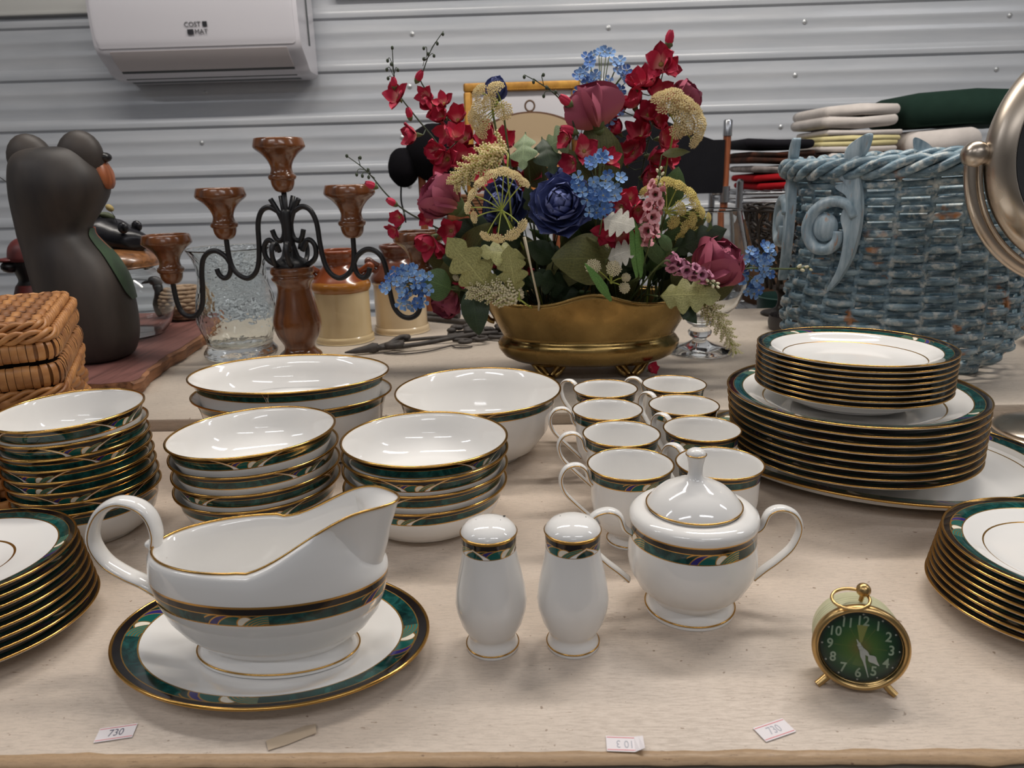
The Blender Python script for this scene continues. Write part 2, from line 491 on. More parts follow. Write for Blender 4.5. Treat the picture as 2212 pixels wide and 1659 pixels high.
# platter under the dinner plates
pl = thing('serving_platter', 'large oval white platter with green border lying under the dinner plates', 'platter', (.383, .805, 0), -.52)
part('body', plate_mesh(1., .021, .83, .115, 10, ax=.19, ay=.150, t=.0036, phase=.3), pl)
part('gold_rim', rim_ring(1., .0207, .0014, .19, .150), pl)
def dp(i):
    return (.3385+.0019*i, .7575+.0030*i, .0840-.0097*i, 0, 0, rnd.uniform(0, 6))
DH = .0215
stack(make_plate('dinner_plate', '', 'dinner plates stacked on the oval platter', .127, DH, .082, .0165, 4, .35), 8, dp,
      'large white dinner plate', 'of the wide stack on the platter')
def sp_(i):
    return (.3345+.0004*rnd.uniform(-1, 1), .7535+.0003*i, .1345-.0058*i, R(-.9), R(.4), rnd.uniform(0, 6))
stack(make_plate('salad_plate', '', 'salad plates stacked on the dinner plates', .0955, .0195, .064, .0140, 4, .9, t=.0027), 8, sp_,
      'white salad plate', 'of the stack on the dinner plates')
def bp(i):
    f = i/7
    return (.4045-.0105*f, .512-.004*f, .0370-.0052*i+.0006, 0, 0, .25 if i == 0 else rnd.uniform(0, 6))
stack(make_plate('bread_plate', '', 'small plates stacked beside the clock', .085, .0155, .050, .0150, 3, 2.35, t=.0026), 8, bp,
      'small white plate', 'of the stack right of the clock')
def sc_(i):
    f = i/7
    return (-.452+.021*f, .510-.016*f, .0430-.0059*i+.0002, 0, 0, .3 if i == 0 else rnd.uniform(0, 6))
def saucer():
    t = make_plate('saucer', '', 'saucers stacked beside the gravy boat', .083, .0150, .030, .0135, 3, 2., t=.0028)
    return t
stack(saucer(), 8, sc_, 'white saucer', 'of the stack left of the gravy boat')

# bowls
def bowl_mesh(r, h, foot, bh, motifs, ax=1., ay=1., steep=1., phase=0., t=.0017):
    b0 = h-bh
    out = [(0, .003, -.5), (foot*.86, .003, -.5), (foot*.9, 0, -.5), (foot, 0, -.5), (foot*1.01, .003, -.5), (foot+(r-foot)*.38*steep, h*.16, -.5),
           (foot+(r-foot)*.68*steep, h*.42, -.5), (r*.925, b0-.003, -.25), (r*.932, b0, 0), (r*.950, b0+bh*.4, .4), (r*.978, h-bh*.2, .8), (r, h, 1.1), (r-.0006, h+.0005, 1.2), (r-.0016, h, 1.3)]
    inn = [(r*.978-t, h-bh*.25, 4), (r*.932-t, b0, 5), (r*.91-t, b0-.006, 5), (foot+(r-foot)*.68*steep-t, h*.42+t*.3, 5), (foot+(r-foot)*.38*steep-t*.6, h*.16+t, 5), (foot*.8, .005+t, 5), (0, .004+t, 5)]
    return MB().lathe(out+inn, 96, motif=(motifs, r*.97, bh, phase), ax=ax, ay=ay).mesh('bowl_body', M_CHINA_S, 60)
def make_bowl(name, label, group, r, h, foot, bh, motifs, **k):
    t = thing(name, label, 'bowl', group=group)
    part('body', bowl_mesh(r, h, foot, bh, motifs, **k), t)
    part('gold_rim', rim_ring(r-.0006, h, .0013, k.get('ax', 1.), k.get('ay', 1.)), t)
    return t
s3 = [(-.1045, .6725, .0900, -.8, .5, .9), (-.1040, .6720, .0785, 0, 0, 2.1), (-.1050, .6735, .0625, 0, .2, -.42), (-.1060, .6750, .0445, 0, 0, -.22)]
s2 = [(-.2745, .6825, .0960, -1.0, -1.4, .28), (-.2735, .6815, .0795, 0, -.4, .95), (-.2745, .6835, .0610, 0, .2, 1.6), (-.2755, .6845, .0445, 0, 0, .5)]
mk = lambda: make_bowl('soup_bowl', '', '', .080, .0445, .046, .0125, 3, phase=-math.pi/2)
for spots, where, grp in ((s3, 'of the four behind the shakers', 'bowls in the stack behind the shakers'),
                          (s2, 'of the four behind the gravy boat', 'bowls in the stack behind the gravy boat')):
    if spots is s3: proto = mk()
    for i, (x, y, z, tx, ty, rz) in enumerate(spots):
        o = proto if (i == 0 and spots is s3) else copy_tree(proto)
        o.location = (x, y, z-.0445+TZ+.0003); o.rotation_mode = 'ZYX'; o.rotation_euler = (R(tx), R(ty), rz)
        o['group'] = grp; o['label'] = 'round white bowl, %s %s' % (NTH4[i], where)
s1 = [(-.4425, .6665, .1270, .5, -.6, 1.3), (-.4425, .6670, .1115, 0, 0, .62), (-.4430, .6672, .0990, 0, 0, 1.0), (-.4425, .6670, .0885, 0, 0, -.05),
      (-.4418, .6668, .0775, 0, 0, 2.), (-.4412, .6665, .0668, 0, 0, .35), (-.4405, .6670, .0560, 0, 0, 1.0), (-.4400, .6675, .0450, 0, 0, 2.)]
proto = make_bowl('fruit_bowl', '', 'small bowls in the tall stack', .066, .0450, .040, .0125, 3, phase=-math.pi/2)
for i, (x, y, z, tx, ty, rz) in enumerate(s1):
    o = proto if i == 0 else copy_tree(proto)
    o.location = (x, y, z-.045+TZ+.0003); o.rotation_mode = 'ZYX'; o.rotation_euler = (R(tx), R(ty), rz)
    o['label'] = 'small white bowl, %s of the tall stack by the wicker box' % NTH[i]
bb = make_bowl('salad_bowl', 'large round white serving bowl with green border, standing empty', None, .100, .0826, .050, .0125, 4, phase=-math.pi/2-.05)
bb.location = (-.0647, .859, TZ+.0003)
for (x, y, z, tx, ty), lab in (((-.292, .861, .0830, 0, 0), 'lower of two nested oval white vegetable bowls with green border'), ((-.2945, .8650, .1055, 0, 0), 'upper of two nested oval white vegetable bowls, set inside the other')):
    o = make_bowl('vegetable_bowl', lab, 'nested oval vegetable bowls', 1., .082, .58, .0125, 4, ax=.121, ay=.090, phase=-math.pi/2+.05, t=.024)
    o.location = (x, y, z-.082+TZ+.0013); o.rotation_euler = (R(tx), R(ty), -.06)

# handles shared by cups and sugar bowl: a flat strap along a path, gilded edge lines
def strap(path, w, t, k=6):
    P = smooth_path(path, k)
    return MB().tube(P, t, 12, flat=w/t, up=(1, 0, .3)).mesh('handle', M_WHITE, 180)
def edge_lines(path, w, k=6, r=.0005):
    P = smooth_path(path, k); mb = MB()
    for s in (-1, 1): mb.tube([(p.x, p.y+s*w*.93, p.z) for p in P], r, 5)
    return mb.mesh('handle_line', M_GOLD, 180)

def make_cup():
    t = thing('cup', '', 'cup', group='footed cups standing in two rows')
    h = .0765; r = .0402; bh = .0115; b0 = h-bh
    out = [(0, .004, -.5), (.016, .004, -.5), (.0195, 0, -.5), (.0212, 0, -.5), (.0212, .0022, -.5), (.0188, .0050, -.5), (.0180, .0085, -.5), (.0225, .0120, -.5), (.0300, .0200, -.5), (.0345, .0310, -.5),
           (.0362, .0430, -.5), (.0368, b0-.004, -.4), (.0371, b0, 0), (.0377, b0+.005, .43), (.0390, h-.0025, .80), (.0402, h, 1.1), (.0398, h+.0005, 1.2), (.0388, h-.0002, 1.3)]
    inn = [(.0370, h-.004, 4), (.0352, b0, 5), (.0345, .045, 5), (.0325, .031, 5), (.028, .021, 5), (.018, .0135, 5), (0, .0125, 5)]
    part('body', MB().lathe(out+inn, 72, motif=(3, .0375, bh, R(-88))).mesh('cup_body', M_CHINA, 50), t)
    part('gold_rim', rim_ring(.0397, h, .0009), t)
    part('foot_line', rim_ring(.0211, .0024, .0006), t)
    path = [(-.0355, 0, .0585), (-.0395, 0, .0640), (-.0425, 0, .0735), (-.0500, 0, .0790), (-.0605, 0, .0770), (-.0660, 0, .0670), (-.0630, 0, .0540), (-.0530, 0, .0420), (-.0420, 0, .0310), (-.0305, 0, .0195)]
    hd = part('handle', strap(path, .0042, .0021), t)
    part('handle_line', edge_lines(path, .0042), hd)
    return t
cups = [(.0887, .6300, 'front row'), (.0904, .7110, 'second row'), (.0844, .7905, 'third row'), (.0904, .8725, 'back row'), (.1691, .6290, 'front row'), (.1741, .7215, 'second row'), (.1718, .8020, 'third row'), (.1770, .8868, 'back row')]
cup = make_cup()
for i, (x, y, row) in enumerate(cups):
    o = cup if i == 0 else copy_tree(cup)
    o.location = (x, y, TZ+.0003); o.rotation_euler = (0, 0, R((8, 5, 2, -35, -50, -50, -50, -25)[i])); o.scale = (.975, .975, 1)
    o['label'] = 'white footed cup in the %s, on the side of the %s' % (row, 'big round bowl' if i < 4 else 'plate stacks')

# salt and pepper
for nm, x, y, rz, holes, lab in (('salt_shaker', -.032, .4715, .5, ((.0, .006), (.008, .0), (-.008, .001), (.0, -.006), (.011, .008)), 'white china shaker with five holes in its top, nearer the gravy boat'),
                                 ('pepper_shaker', .027, .4725, -.6, ((.0, .005), (.009, .002), (-.008, .004)), 'white china shaker with three holes in its top, nearer the sugar bowl')):
    t = thing(nm, lab, 'shaker', (x, y, 0), rz, 'salt and pepper shakers')
    bh = .0125
    pr = [(0, .002, -.5), (.014, .002, -.5), (.017, 0, -.5), (.0190, 0, -.5), (.0192, .0025, -.5), (.0178, .006, -.5), (.0166, .0095, -.5), (.0178, .0125, -.5), (.0222, .0210, -.5), (.0252, .0320, -.5), (.0258, .0385, -.5),
          (.0247, .0490, -.5), (.0225, .0600, -.5), (.0204, .0700, -.5), (.0192, .0785, -.3), (.0191, .0795, 0), (.0192, .0840, .4), (.0196, .0895, .9), (.0199, .0918, 1.05), (.0196, .0930, 1.3), (.0184, .0952, 3), (.0155, .0982, 4), (.0100, .1005, 5), (.004, .1016, 5), (0, .1018, 5)]
    part('body', MB().lathe(pr, 64, motif=(3, .0195, bh, R(-90))).mesh('shaker_body', M_CHINA_S, 60), t)
    part('gold_line', rim_ring(.0198, .0921, .0006), t)
    part('foot_line', rim_ring(.0191, .0028, .0006), t)
    for hx, hy in holes:
        part('hole', MB().lathe([(0, .0004), (.0009, .0004), (.0009, 0)], 8).mesh('hole', M_HOLE, 0), t, RZ(-rz) @ T(hx, hy, .1018-3.2*(hx*hx+hy*hy)**.5*.022*2-.0003))

# sugar bowl
t = thing('sugar_bowl', 'white lidded sugar bowl with two handles and gold lines', 'sugar bowl', (.122, .5195, 0), 0)
bh = .0135
pr = [(0, .004, -.5), (.025, .004, -.5), (.031, 0, -.5), (.0345, 0, -.5), (.0347, .003, -.5), (.0318, .0072, -.5), (.0300, .0105, -.5), (.0335, .0145, -.5), (.0420, .0240, -.5), (.0475, .0350, -.5), (.0492, .0445, -.5),
      (.0488, .0530, -.5), (.0478, .0600, -.5), (.0475, .0622, 0), (.0473, .0665, .35), (.0474, .0705, .62), (.0480, .0757, 1.0), (.0484, .0764, 1.2), (.0487, .079, 3), (.0478, .0826, 4), (.0440, .0852, 5), (.0385, .0862, 5), (.0352, .0858, 5), (.0345, .084, 5), (.0345, .078, 5)]
part('body', MB().lathe(pr, 96, motif=(4, .0476, bh, R(-82))).mesh('sugar_body', M_CHINA, 60), t)
part('foot_line', rim_ring(.0346, .0033, .0007), t)
ld = part('lid', MB().lathe([(0, .082, -.5), (.0325, .082, -.5), (.0352, .0868, -.5), (.0358, .0880, -.5), (.0350, .0893, -.5), (.0315, .0945, -.5), (.0255, .1000, -.5), (.0175, .1045, -.5), (.0095, .1075, -.5), (.0062, .1100, -.5),
     (.0052, .1140, -.5), (.0055, .1200, -.5), (.0068, .1265, -.5), (.0074, .1285, -.5), (.0066, .1310, -.5), (.0038, .1328, -.5), (0, .1334, -.5)], 64).mesh('lid', M_WHITE, 60), t)
part('gold_line', rim_ring(.0357, .0884, .0007), ld); part('knob_line', rim_ring(.0074, .1286, .0005), ld)
for s in (1, -1):
    path = [(.0465, 0, .0640), (.0525, 0, .0690), (.0570, 0, .0800), (.0660, 0, .0835), (.0765, 0, .0790), (.0815, 0, .0670), (.0770, 0, .0520), (.0670, 0, .0405), (.0570, 0, .0320), (.0485, 0, .0240)]
    hd = part('handle', strap(path, .0048, .0024), t, RZ(0 if s == 1 else math.pi))
    part('handle_line', edge_lines(path, .0048), hd)

# gravy boat on its oval stand
und = thing('gravy_stand', 'oval white stand plate with green border under the gravy boat', 'plate', (-.194, .470, 0), -.13)
part('body', plate_mesh(1., .016, .60, .165, 4, ax=.116, ay=.084, t=.0034, phase=-math.pi/2, line=False), und)
part('gold_rim', rim_ring(1., .0157, .0013, .116, .084), und)
def gravy_boat():
    t = thing('gravy_boat', 'white gravy boat with curved spout, loop handle and green border', 'gravy boat', (-.187, .462, .0060), -.04)
    n = 96; rings = []; vv = []
    def ell(a, b, z, dx=0.): return [(dx+a*math.cos(2*math.pi*i/n), b*math.sin(2*math.pi*i/n), z) for i in range(n)]
    lev = [(.0555, .0320, .0, -.5), (.0590, .0350, .0, -.5), (.0592, .0352, .0028, -.5), (.0530, .0310, .0085, -.5), (.0520, .0305, .0105, -.5), (.0575, .0345, .0150, -.5), (.0680, .0405, .0240, -.5), (.0760, .0450, .0350, -.5),
           (.0808, .0475, .0470, -.4), (.0816, .0480, .0500, 0), (.0826, .0486, .0550, .4), (.0836, .0492, .0600, .75), (.0842, .0496, .0640, 1.0), (.0843, .0497, .0648, 1.2), (.0840, .0496, .0690, 3)]
    for a, b, z, v in lev: rings.append(ell(a, b, z)); vv.append(v)
    def rim(i):
        a = 2*math.pi*i/n; c, s = math.cos(a), math.sin(a)
        x = -.003+ .076*c if c < 0 else -.003+.099*c**1.0
        k = (x+.079)/.175
        y = .0440*s*(1-.30*(max(0, k-.30)/.70)**1.6)
        q = max(0, min(1, (x+.006)/.086)); z = .0835+.0345*q*q*(3-2*q)
        if c < 0: z += .0015*(1-abs(c))
        return Vector((x, y, z))
    rim_pts = [rim(i) for i in range(n)]
    def shoulder(f, pin, lift):
        o = []
        for i in range(n):
            a = 2*math.pi*i/n; c = math.cos(a); s = math.sin(a)
            base = Vector((.0840*c, .0496*s, .0690)); q = rim_pts[i]
            p = base.lerp(q, f)
            sp = max(0, c)**3
            p.x = base.x*(1-f)+q.x*f - pin*(.019*sp); p.y = base.y*(1-f)+q.y*f
            zz = base.z+(q.z-base.z)*(lift*(1-sp)+f*sp)
            o.append((p.x, p.y, zz))
        return o
    for f, pin, lift in ((.10, .35, .42), (.28, .9, .74), (.50, 1.25, .90), (.72, 1.1, .965), (.90, .5, .99)):
        rings.append(shoulder(f, pin, lift)); vv.append(4)
    rings.append([tuple(p) for p in rim_pts]); vv.append(5)
    ins = []
    for sc, dz in ((.965, -.001), (.93, -.010), (.90, -.022)):
        ins.append([(p.x*sc+.0, p.y*(sc-.02), max(p.z+dz-(p.z-.08)*.25, .045)) for p in rim_pts])
    ins.append(ell(.073, .041, .044)); ins.append(ell(.060, .034, .024)); ins.append(ell(.035, .020, .017)); ins.append(ell(.002, .002, .016))
    for r_ in ins: rings.append(r_); vv.append(5)
    # u from arc length along the belly oval
    arc = [0.]
    belly = ell(.0835, .0492, 0)
    for i in range(n): arc.append(arc[-1]+(Vector(belly[(i+1) % n])-Vector(belly[i])).length)
    tot = arc[-1]; per = tot/4; bh = .0150
    vs = [p for r_ in rings for p in r_]; fs = []; uvs = []
    off = arc[int(n*.75)]-.004
    for j in range(len(rings)-1):
        for i in range(n):
            k = (i+1) % n
            mid = (arc[i]+arc[i+1])/2-off; m0 = per*round(mid/per)
            u0 = (arc[i]-off-m0)/bh; u1 = (arc[i+1]-off-m0)/bh
            fs.append([j*n+i, j*n+k, (j+1)*n+k, (j+1)*n+i]); uvs.append([(u0, vv[j]), (u1, vv[j]), (u1, vv[j+1]), (u0, vv[j+1])])
    fs.append(list(range(n))[::-1]); uvs.append([(0, -9)]*n)
    part('body', MB().add(vs, fs, 0, uvs).mesh('boat_body', M_CHINA, 60), t)
    part('gold_rim', MB().tube([p+Vector((0, 0, .0003)) for p in rim_pts], .0009, 6, True).mesh('gold_rim', M_GOLD, 180), t)
    part('foot_line', rim_ring(1., .0030, .0007, .0591, .0351), t)
    path = [(-.0765, 0, .0705), (-.0800, 0, .0800), (-.0775, 0, .0920), (-.0800, 0, .1050), (-.0880, 0, .1130), (-.1010, 0, .1155), (-.1140, 0, .1090), (-.1225, 0, .0960), (-.1245, 0, .0830), (-.1180, 0, .0690), (-.1050, 0, .0590), (-.0920, 0, .0520), (-.0760, 0, .0400)]
    hd = part('handle', strap(path, .0072, .0036), t)
    part('handle_line', edge_lines(path, .0072, r=.0006), hd)
    part('handle_spur', MB().tube(smooth_path([(-.0795, 0, .0840), (-.0835, 0, .0830), (-.0860, 0, .0850)], 4), [.0035]*4+[.003, .0028, .0026, .0022, .0015], 8, flat=1.6).mesh('handle_spur', M_WHITE, 180), hd)
    return t
gravy_boat()
# ---------------------------------------------------------------- back left: split unit, bears, wicker box, candelabrum, jars
M_PLASTIC = plain('white_plastic', lin(226, 224, 230), .22, spec=.55)
M_PLASTIC2 = plain('louver_plastic', lin(214, 206, 206), .3)
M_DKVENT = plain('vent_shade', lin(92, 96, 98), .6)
M_INK = plain('ink', (.02, .02, .025), .5)
def extrude_x(prof, x0, x1, inset=.012):
    "profile (y, z) swept along x with rounded ends"
    cy = sum(p[0] for p in prof)/len(prof); cz = sum(p[1] for p in prof)/len(prof)
    rings = []
    for x, k in ((x0, .90), (x0+inset*.35, .97), (x0+inset, 1), (x1-inset, 1), (x1-inset*.35, .97), (x1, .90)):
        rings.append([(x, cy+(y-cy)*k, cz+(z-cz)*k) for y, z in prof])
    return MB().loft(rings)
ac = thing('air_conditioner', 'white wall-mounted air conditioner indoor unit on the ribbed wall', 'air conditioner', (-1.062, YB-.012, .662))
prof = smooth_path([Vector((0, y, z)) for y, z in ((-.005, .32), (-.19, .32), (-.206, .29), (-.212, .20), (-.207, .115), (-.198, .082), (-.178, .060), (-.140, .030), (-.118, .008), (-.09, .0), (-.005, .0))], 5)
part('body', extrude_x([(p.y, p.z) for p in prof], -.338, .338, .03).mesh('ac_body', M_PLASTIC, 40), ac)
fp = smooth_path([Vector((0, y, z)) for y, z in ((-.192, .316), (-.2095, .29), (-.2155, .20), (-.2105, .117), (-.2035, .088))], 5)
pp = [(p.y, p.z) for p in fp]+[(p.y+.006, p.z) for p in reversed(fp)]
part('front_panel', extrude_x(pp, -.325, .325, .012).mesh('front_panel', M_PLASTIC, 40), ac)
lp = [(-.1975, .079), (-.1800, .0565), (-.1420, .0270), (-.139, .030), (-.177, .061), (-.1945, .082)]
part('louver', extrude_x(lp, -.292, .292, .004).mesh('louver', M_PLASTIC2, 30), ac, label='hinged air outlet flap, slightly darker white')
part('outlet_slot', MB().loft([[(x, -.137, .026), (x, -.112, .0035), (x, -.060, -.003), (x, -.060, .003), (x, -.110, .010), (x, -.134, .032)] for x in (-.292, .292)]).mesh('outlet_slot', M_DKVENT, 30), ac, label='grey shaded outlet underside')
part('side_vent', MB().box((.339, -.10, .17), (.004, .012, .15), .001).mesh('side_vent', M_DKVENT, 40), ac)
lg = T(.010, -.2165, .140) @ RX(R(90+1))
part('logo', text_mesh('COST', .021, M_INK), ac, lg @ T(-.010, .010, 0))
part('logo', text_mesh('MAT', .021, M_INK), ac, lg @ T(.016, -.012, 0))
for dx, dy, sx in ((.030, .011, .015), (-.019, -.011, .020)):
    part('logo_block', MB().box((0, 0, 0), (sx, .015, .0008), .0003).mesh('logo_block', M_INK, 0), ac, lg @ T(dx, dy, 0))

# slab
M_SLABW = wood('red_brown_slab', lin(82, 52, 48), lin(120, 80, 74), 5, .5, axis=1)
M_BARK = wood('slab_edge', lin(84, 52, 34), lin(150, 104, 72), 7, .7, axis=1)
def slab():
    t = thing('wooden_slab', 'thick reddish wooden slab with rough cut edge under the carved bear', 'board', (0, 0, .016))
    ed = [(-.615, 1.085), (-.622, 1.14), (-.638, 1.24), (-.640, 1.32), (-.652, 1.42), (-.655, 1.47), (-.70, 1.60), (-.74, 1.655), (-1.05, 1.66), (-1.12, 1.5), (-1.11, 1.1), (-.90, 1.065), (-.70, 1.07)]
    E_ = smooth_path([(x, y, 0) for x, y in ed], 5, True); rr = random.Random(5)
    j = [rr.uniform(-.003, .003) for _ in E_]
    lv = [(0, .0), (.002, .004), (.0, .012), (.003, .019), (-.002, .023)]
    rings = [[(p.x+(.006 if False else 0)+k+j[i]*(1 if q in (1, 2, 3) else .5), p.y+j[i-3]*.8, z) for i, p in enumerate(E_)] for q, (k, z) in enumerate(lv)]
    part('bark_edge', MB().loft(rings, caps=(True, False)).mesh('bark_edge', M_BARK, 50), t)
    part('top_face', MB().loft([rings[-1], [(x*.9985-.0006, y, .0235) for x, y, z in rings[-1]]], caps=(False, True)).mesh('top_face', M_SLABW, 20), t)
slab()
SLB = .0400

# carved bear seen from behind
M_BEAR = plain('carved_bear_paint', lin(70, 62, 56), .55, col2=lin(36, 33, 33), scale=16, bmp=.12, bscale=60, stretch=(1, 1, .25))
M_TAN = wood('muzzle_wood', lin(120, 62, 34), lin(160, 92, 54), 9, .4)
M_GREEN = plain('green_paint', lin(58, 84, 54), .5, col2=lin(44, 60, 42), scale=30)
M_RED = plain('dull_red_paint', lin(104, 42, 40), .45, col2=lin(70, 30, 30), scale=30)
M_BLACKP = plain('black_paint', lin(24, 24, 26), .35)
def bear():
    t = thing('carved_bear', 'tall dark carved wooden bear seen from behind, two ears and orange muzzle', 'figurine', (-.755, 1.245, SLB))
    ox = -.755
    sec = [(.0, -.795, -.712, .050), (.006, -.806, -.700, .058), (.030, -.815, -.6895, .064), (.060, -.822, -.6850, .067), (.100, -.829, -.6855, .069), (.140, -.834, -.6910, .067), (.175, -.838, -.7070, .062), (.197, -.841, -.7250, .057),
           (.212, -.843, -.7360, .055), (.226, -.843, -.7350, .056), (.245, -.843, -.7200, .060), (.270, -.843, -.7010, .064), (.290, -.842, -.6940, .064), (.310, -.840, -.6960, .060), (.328, -.836, -.7050, .053), (.341, -.828, -.7140, .042), (.349, -.812, -.7250, .028), (.352, -.79, -.745, .012)]
    P = smooth_path([(z, a, b) for z, a, b, d in sec], 3); D = smooth_path([(d, 0, 0) for *_, d in sec], 3)
    rings = []
    for p, d in zip(P, D):
        z, a, b = p; c = (a+b)/2-ox; h = (b-a)/2; r_ = []
        for i in range(40):
            an = 2*math.pi*i/40; ca, sa = math.cos(an), math.sin(an)
            r_.append((c+h*math.copysign(abs(ca)**.85, ca), d.x*math.copysign(abs(sa)**.85, sa), z))
        rings.append(r_)
    part('body', MB().loft(rings).mesh('bear_body', M_BEAR, 180), t)
    for x, z, s in ((-.809, .338, 1), (-.7270, .341, 1)):
        part('ear', MB().blob((0, 0, 0), (.037*s, .026, .042*s), 24).mesh('ear', M_BEAR, 180), t, T(x-ox, .002, z-.006) @ RY(R(-14 if x < -.78 else 14)))
    part('muzzle', MB().loft([[(x, .022*k*math.cos(a)+.012, z+.026*k*math.sin(a)) for a in [2*math.pi*i/20 for i in range(20)]] for x, z, k in ((.030, .308, .9), (.045, .310, 1.0), (.058, .308, .96), (.066, .302, .70), (.069, .300, .25))]).mesh('muzzle', M_TAN, 180), t, label='orange brown wooden muzzle')
    part('nose', MB().blob((.062, .012, .334), (.011, .012, .008), 14).mesh('nose', M_BLACKP, 180), t)
    # the painted shirt shows at the right flank, in front
    rings = []
    for p, d in zip(P, D):
        z, a, b = p
        if .095 < z < .225:
            c = (a+b)/2-ox; h = (b-a)/2+.0025; f = math.sin((z-.095)/.13*math.pi)**.5
            rings.append([(c+h*math.copysign(abs(math.cos(an))**.85, math.cos(an)), (d.x+.0025)*math.copysign(abs(math.sin(an))**.85, math.sin(an)), z) for an in [R(12-24*f)+(R(110)-R(12-24*f))*i/14 for i in range(15)]])
    part('shirt', MB().loft(rings, caps=(False, False), closed=False).mesh('shirt', M_GREEN, 180), t, label='green painted shirt with orange hem')
    rr = [max(rings, key=lambda q: -q[0][2])]
    edge = [Vector(r_[0]).lerp(Vector(r_[5]), .75)+Vector((.0012, -.0005, 0)) for r_ in rings]
    part('hem', MB().tube(edge, .0022, 6).mesh('hem', plain('orange_paint', lin(196, 96, 66), .5), 180), t)
bear()

# little carved bear in a red cap, half hidden, and a dark pot at the edge
t = thing('small_carved_bear', 'small dark carved bear in a dull red cap, half hidden behind the tall bear', 'figurine', (-.985, 1.46, SLB))
part('body', MB().lathe(smooth_prof([(0, 0), (.040, 0), (.046, .03), (.044, .07), (.036, .10), (.030, .112), (.034, .130), (.036, .150), (.026, .172), (0, .180)]), 24).mesh('body', M_BLACKP, 180), t)
part('shirt', MB().lathe(smooth_prof([(.0455, .02), (.0475, .04), (.046, .07), (.038, .098), (.034, .104)]), 24).mesh('shirt', M_RED, 180), t, label='dull red painted shirt')
part('cap', MB().lathe(smooth_prof([(.040, .150), (.041, .158), (.036, .178), (.022, .192), (0, .196)]), 24).mesh('cap', M_RED, 180), t)
part('cap_brim', MB().blob((0, -.036, .153), (.024, .026, .005), 16).mesh('cap_brim', M_RED, 180), t, RZ(R(-60)))
part('muzzle', MB().blob((-.030, -.022, .140), (.018, .018, .012), 14).mesh('muzzle', M_BLACKP, 180), t)
t = thing('brown_pot', 'dark brown rounded pot cut off at the very edge', 'pot', (-1.075, 1.335, SLB))
part('body', MB().lathe(smooth_prof([(0, 0), (.035, 0), (.045, .02), (.070, .075), (.078, .125), (.066, .175), (.045, .195), (.040, .205), (.046, .215), (.040, .213), (.034, .200), (.034, .18)]), 40).mesh('pot', plain('brown_pot', lin(70, 58, 56), .5, var=.3), 180), t)
part('wire', MB().tube(smooth_path([(.03, 0, .21), (.06, 0, .30), (.10, .01, .335), (.15, .01, .30), (.19, .02, .27), (.21, .03, .265)], 6), .0009, 5).mesh('wire', M_BLACKP, 180), t)
part('wire', MB().tube(smooth_path([(.03, 0, .21), (.055, .0, .36), (.075, 0, .43), (.07, 0, .48)], 6), .0008, 5).mesh('wire', M_BLACKP, 180), t)

# glass jar whose wooden lid carries a lying bear
def glass(name, tint=(.97, .985, .98), rough=0., wav=0., ior=1.45):
    m, nt, b = new_mat(name)
    b.inputs['Base Color'].default_value = (*tint, 1); b.inputs['Transmission Weight'].default_value = 1
    b.inputs['Roughness'].default_value = rough; b.inputs['IOR'].default_value = ior
    if wav: bump(nt, b, noise(nt, tex_coord(nt, 'Object'), 38, 2), wav, .006)
    return m
M_GLASS = glass('clear_glass', ior=1.32); M_GLASSW = glass('rippled_glass', (.95, .985, .975), 0, .55, 1.36)
M_CERW = wood('lid_wood', lin(96, 62, 38), lin(142, 96, 58), 8, .3, axis=0, coat=.4)
t = thing('glass_jar', 'round clear glass jar on the slab with a black bear lying on its brown lid', 'jar', (-.800, 1.425, SLB))
part('jar_body', MB().lathe(smooth_prof([(0, .002), (.060, .002), (.068, .004), (.085, .025), (.098, .062), (.096, .095), (.080, .122), (.068, .131), (.066, .136), (.0645, .133), (.066, .129), (.078, .120), (.0935, .094), (.0955, .062), (.083, .027), (.066, .007), (.058, .005), (0, .005)], 3), 56).mesh('jar_body', M_GLASS, 180), t)
ld = part('lid', MB().lathe(smooth_prof([(0, .137), (.074, .137), (.080, .141), (.081, .150), (.074, .160), (.060, .168), (.040, .173), (0, .174)], 4), 48).mesh('lid', M_CERW, 180), t)
M_FUR = plain('black_glaze', lin(30, 30, 36), .3, var=.3, scale=30, bmp=.4, bscale=90, stretch=(1, 1, 1))
br = part('bear_figure', MB().loft([[(x+.01*math.cos(a), .046*k*math.cos(a), z+.034*k*math.sin(a)) for a in [2*math.pi*i/24 for i in range(24)]] for x, z, k in ((-.058, .188, .12), (-.055, .190, .55), (-.044, .195, .86), (-.020, .200, 1.0), (.008, .197, .92), (.030, .190, .72), (.050, .186, .60), (.064, .184, .45), (.070, .184, .15))]).mesh('bear_figure', M_FUR, 180), t, T(.0, 0, .0) @ RZ(R(-12)))
part('bear_ear', MB().blob((.050, -.022, .212), (.011, .007, .011), 12).mesh('ear', M_FUR, 180), br)
part('bear_ear', MB().blob((.044, .022, .212), (.011, .007, .011), 12).mesh('ear', M_FUR, 180), br)
M_LEAFD = plain('dark_leaf_paint', lin(70, 78, 52), .6)
M_ORF = plain('orange_flower', lin(206, 140, 64), .5)
M_STRAW = plain('straw', lin(170, 150, 96), .7)
part('garland', MB().tube(smooth_path([(-.045, -.03, .215), (-.03, -.02, .232), (-.01, -.005, .236), (.008, .01, .228)], 4), [.004, .006, .007, .006]*3+[.004], 8).mesh('garland', M_LEAFD, 180), br)
flw = MB()
for i in range(5):
    a = 2*math.pi*i/5; flw.blob((.0055*math.cos(a), .0055*math.sin(a), 0), (.0042, .0042, .0016), 8)
flm = flw.mesh('tiny_flower', M_ORF, 180)
part('tiny_flower', flm, br, T(-.018, -.020, .238) @ RX(R(55))); part('tiny_flower', flm, ld, T(.030, -.066, .160) @ RX(R(68)))
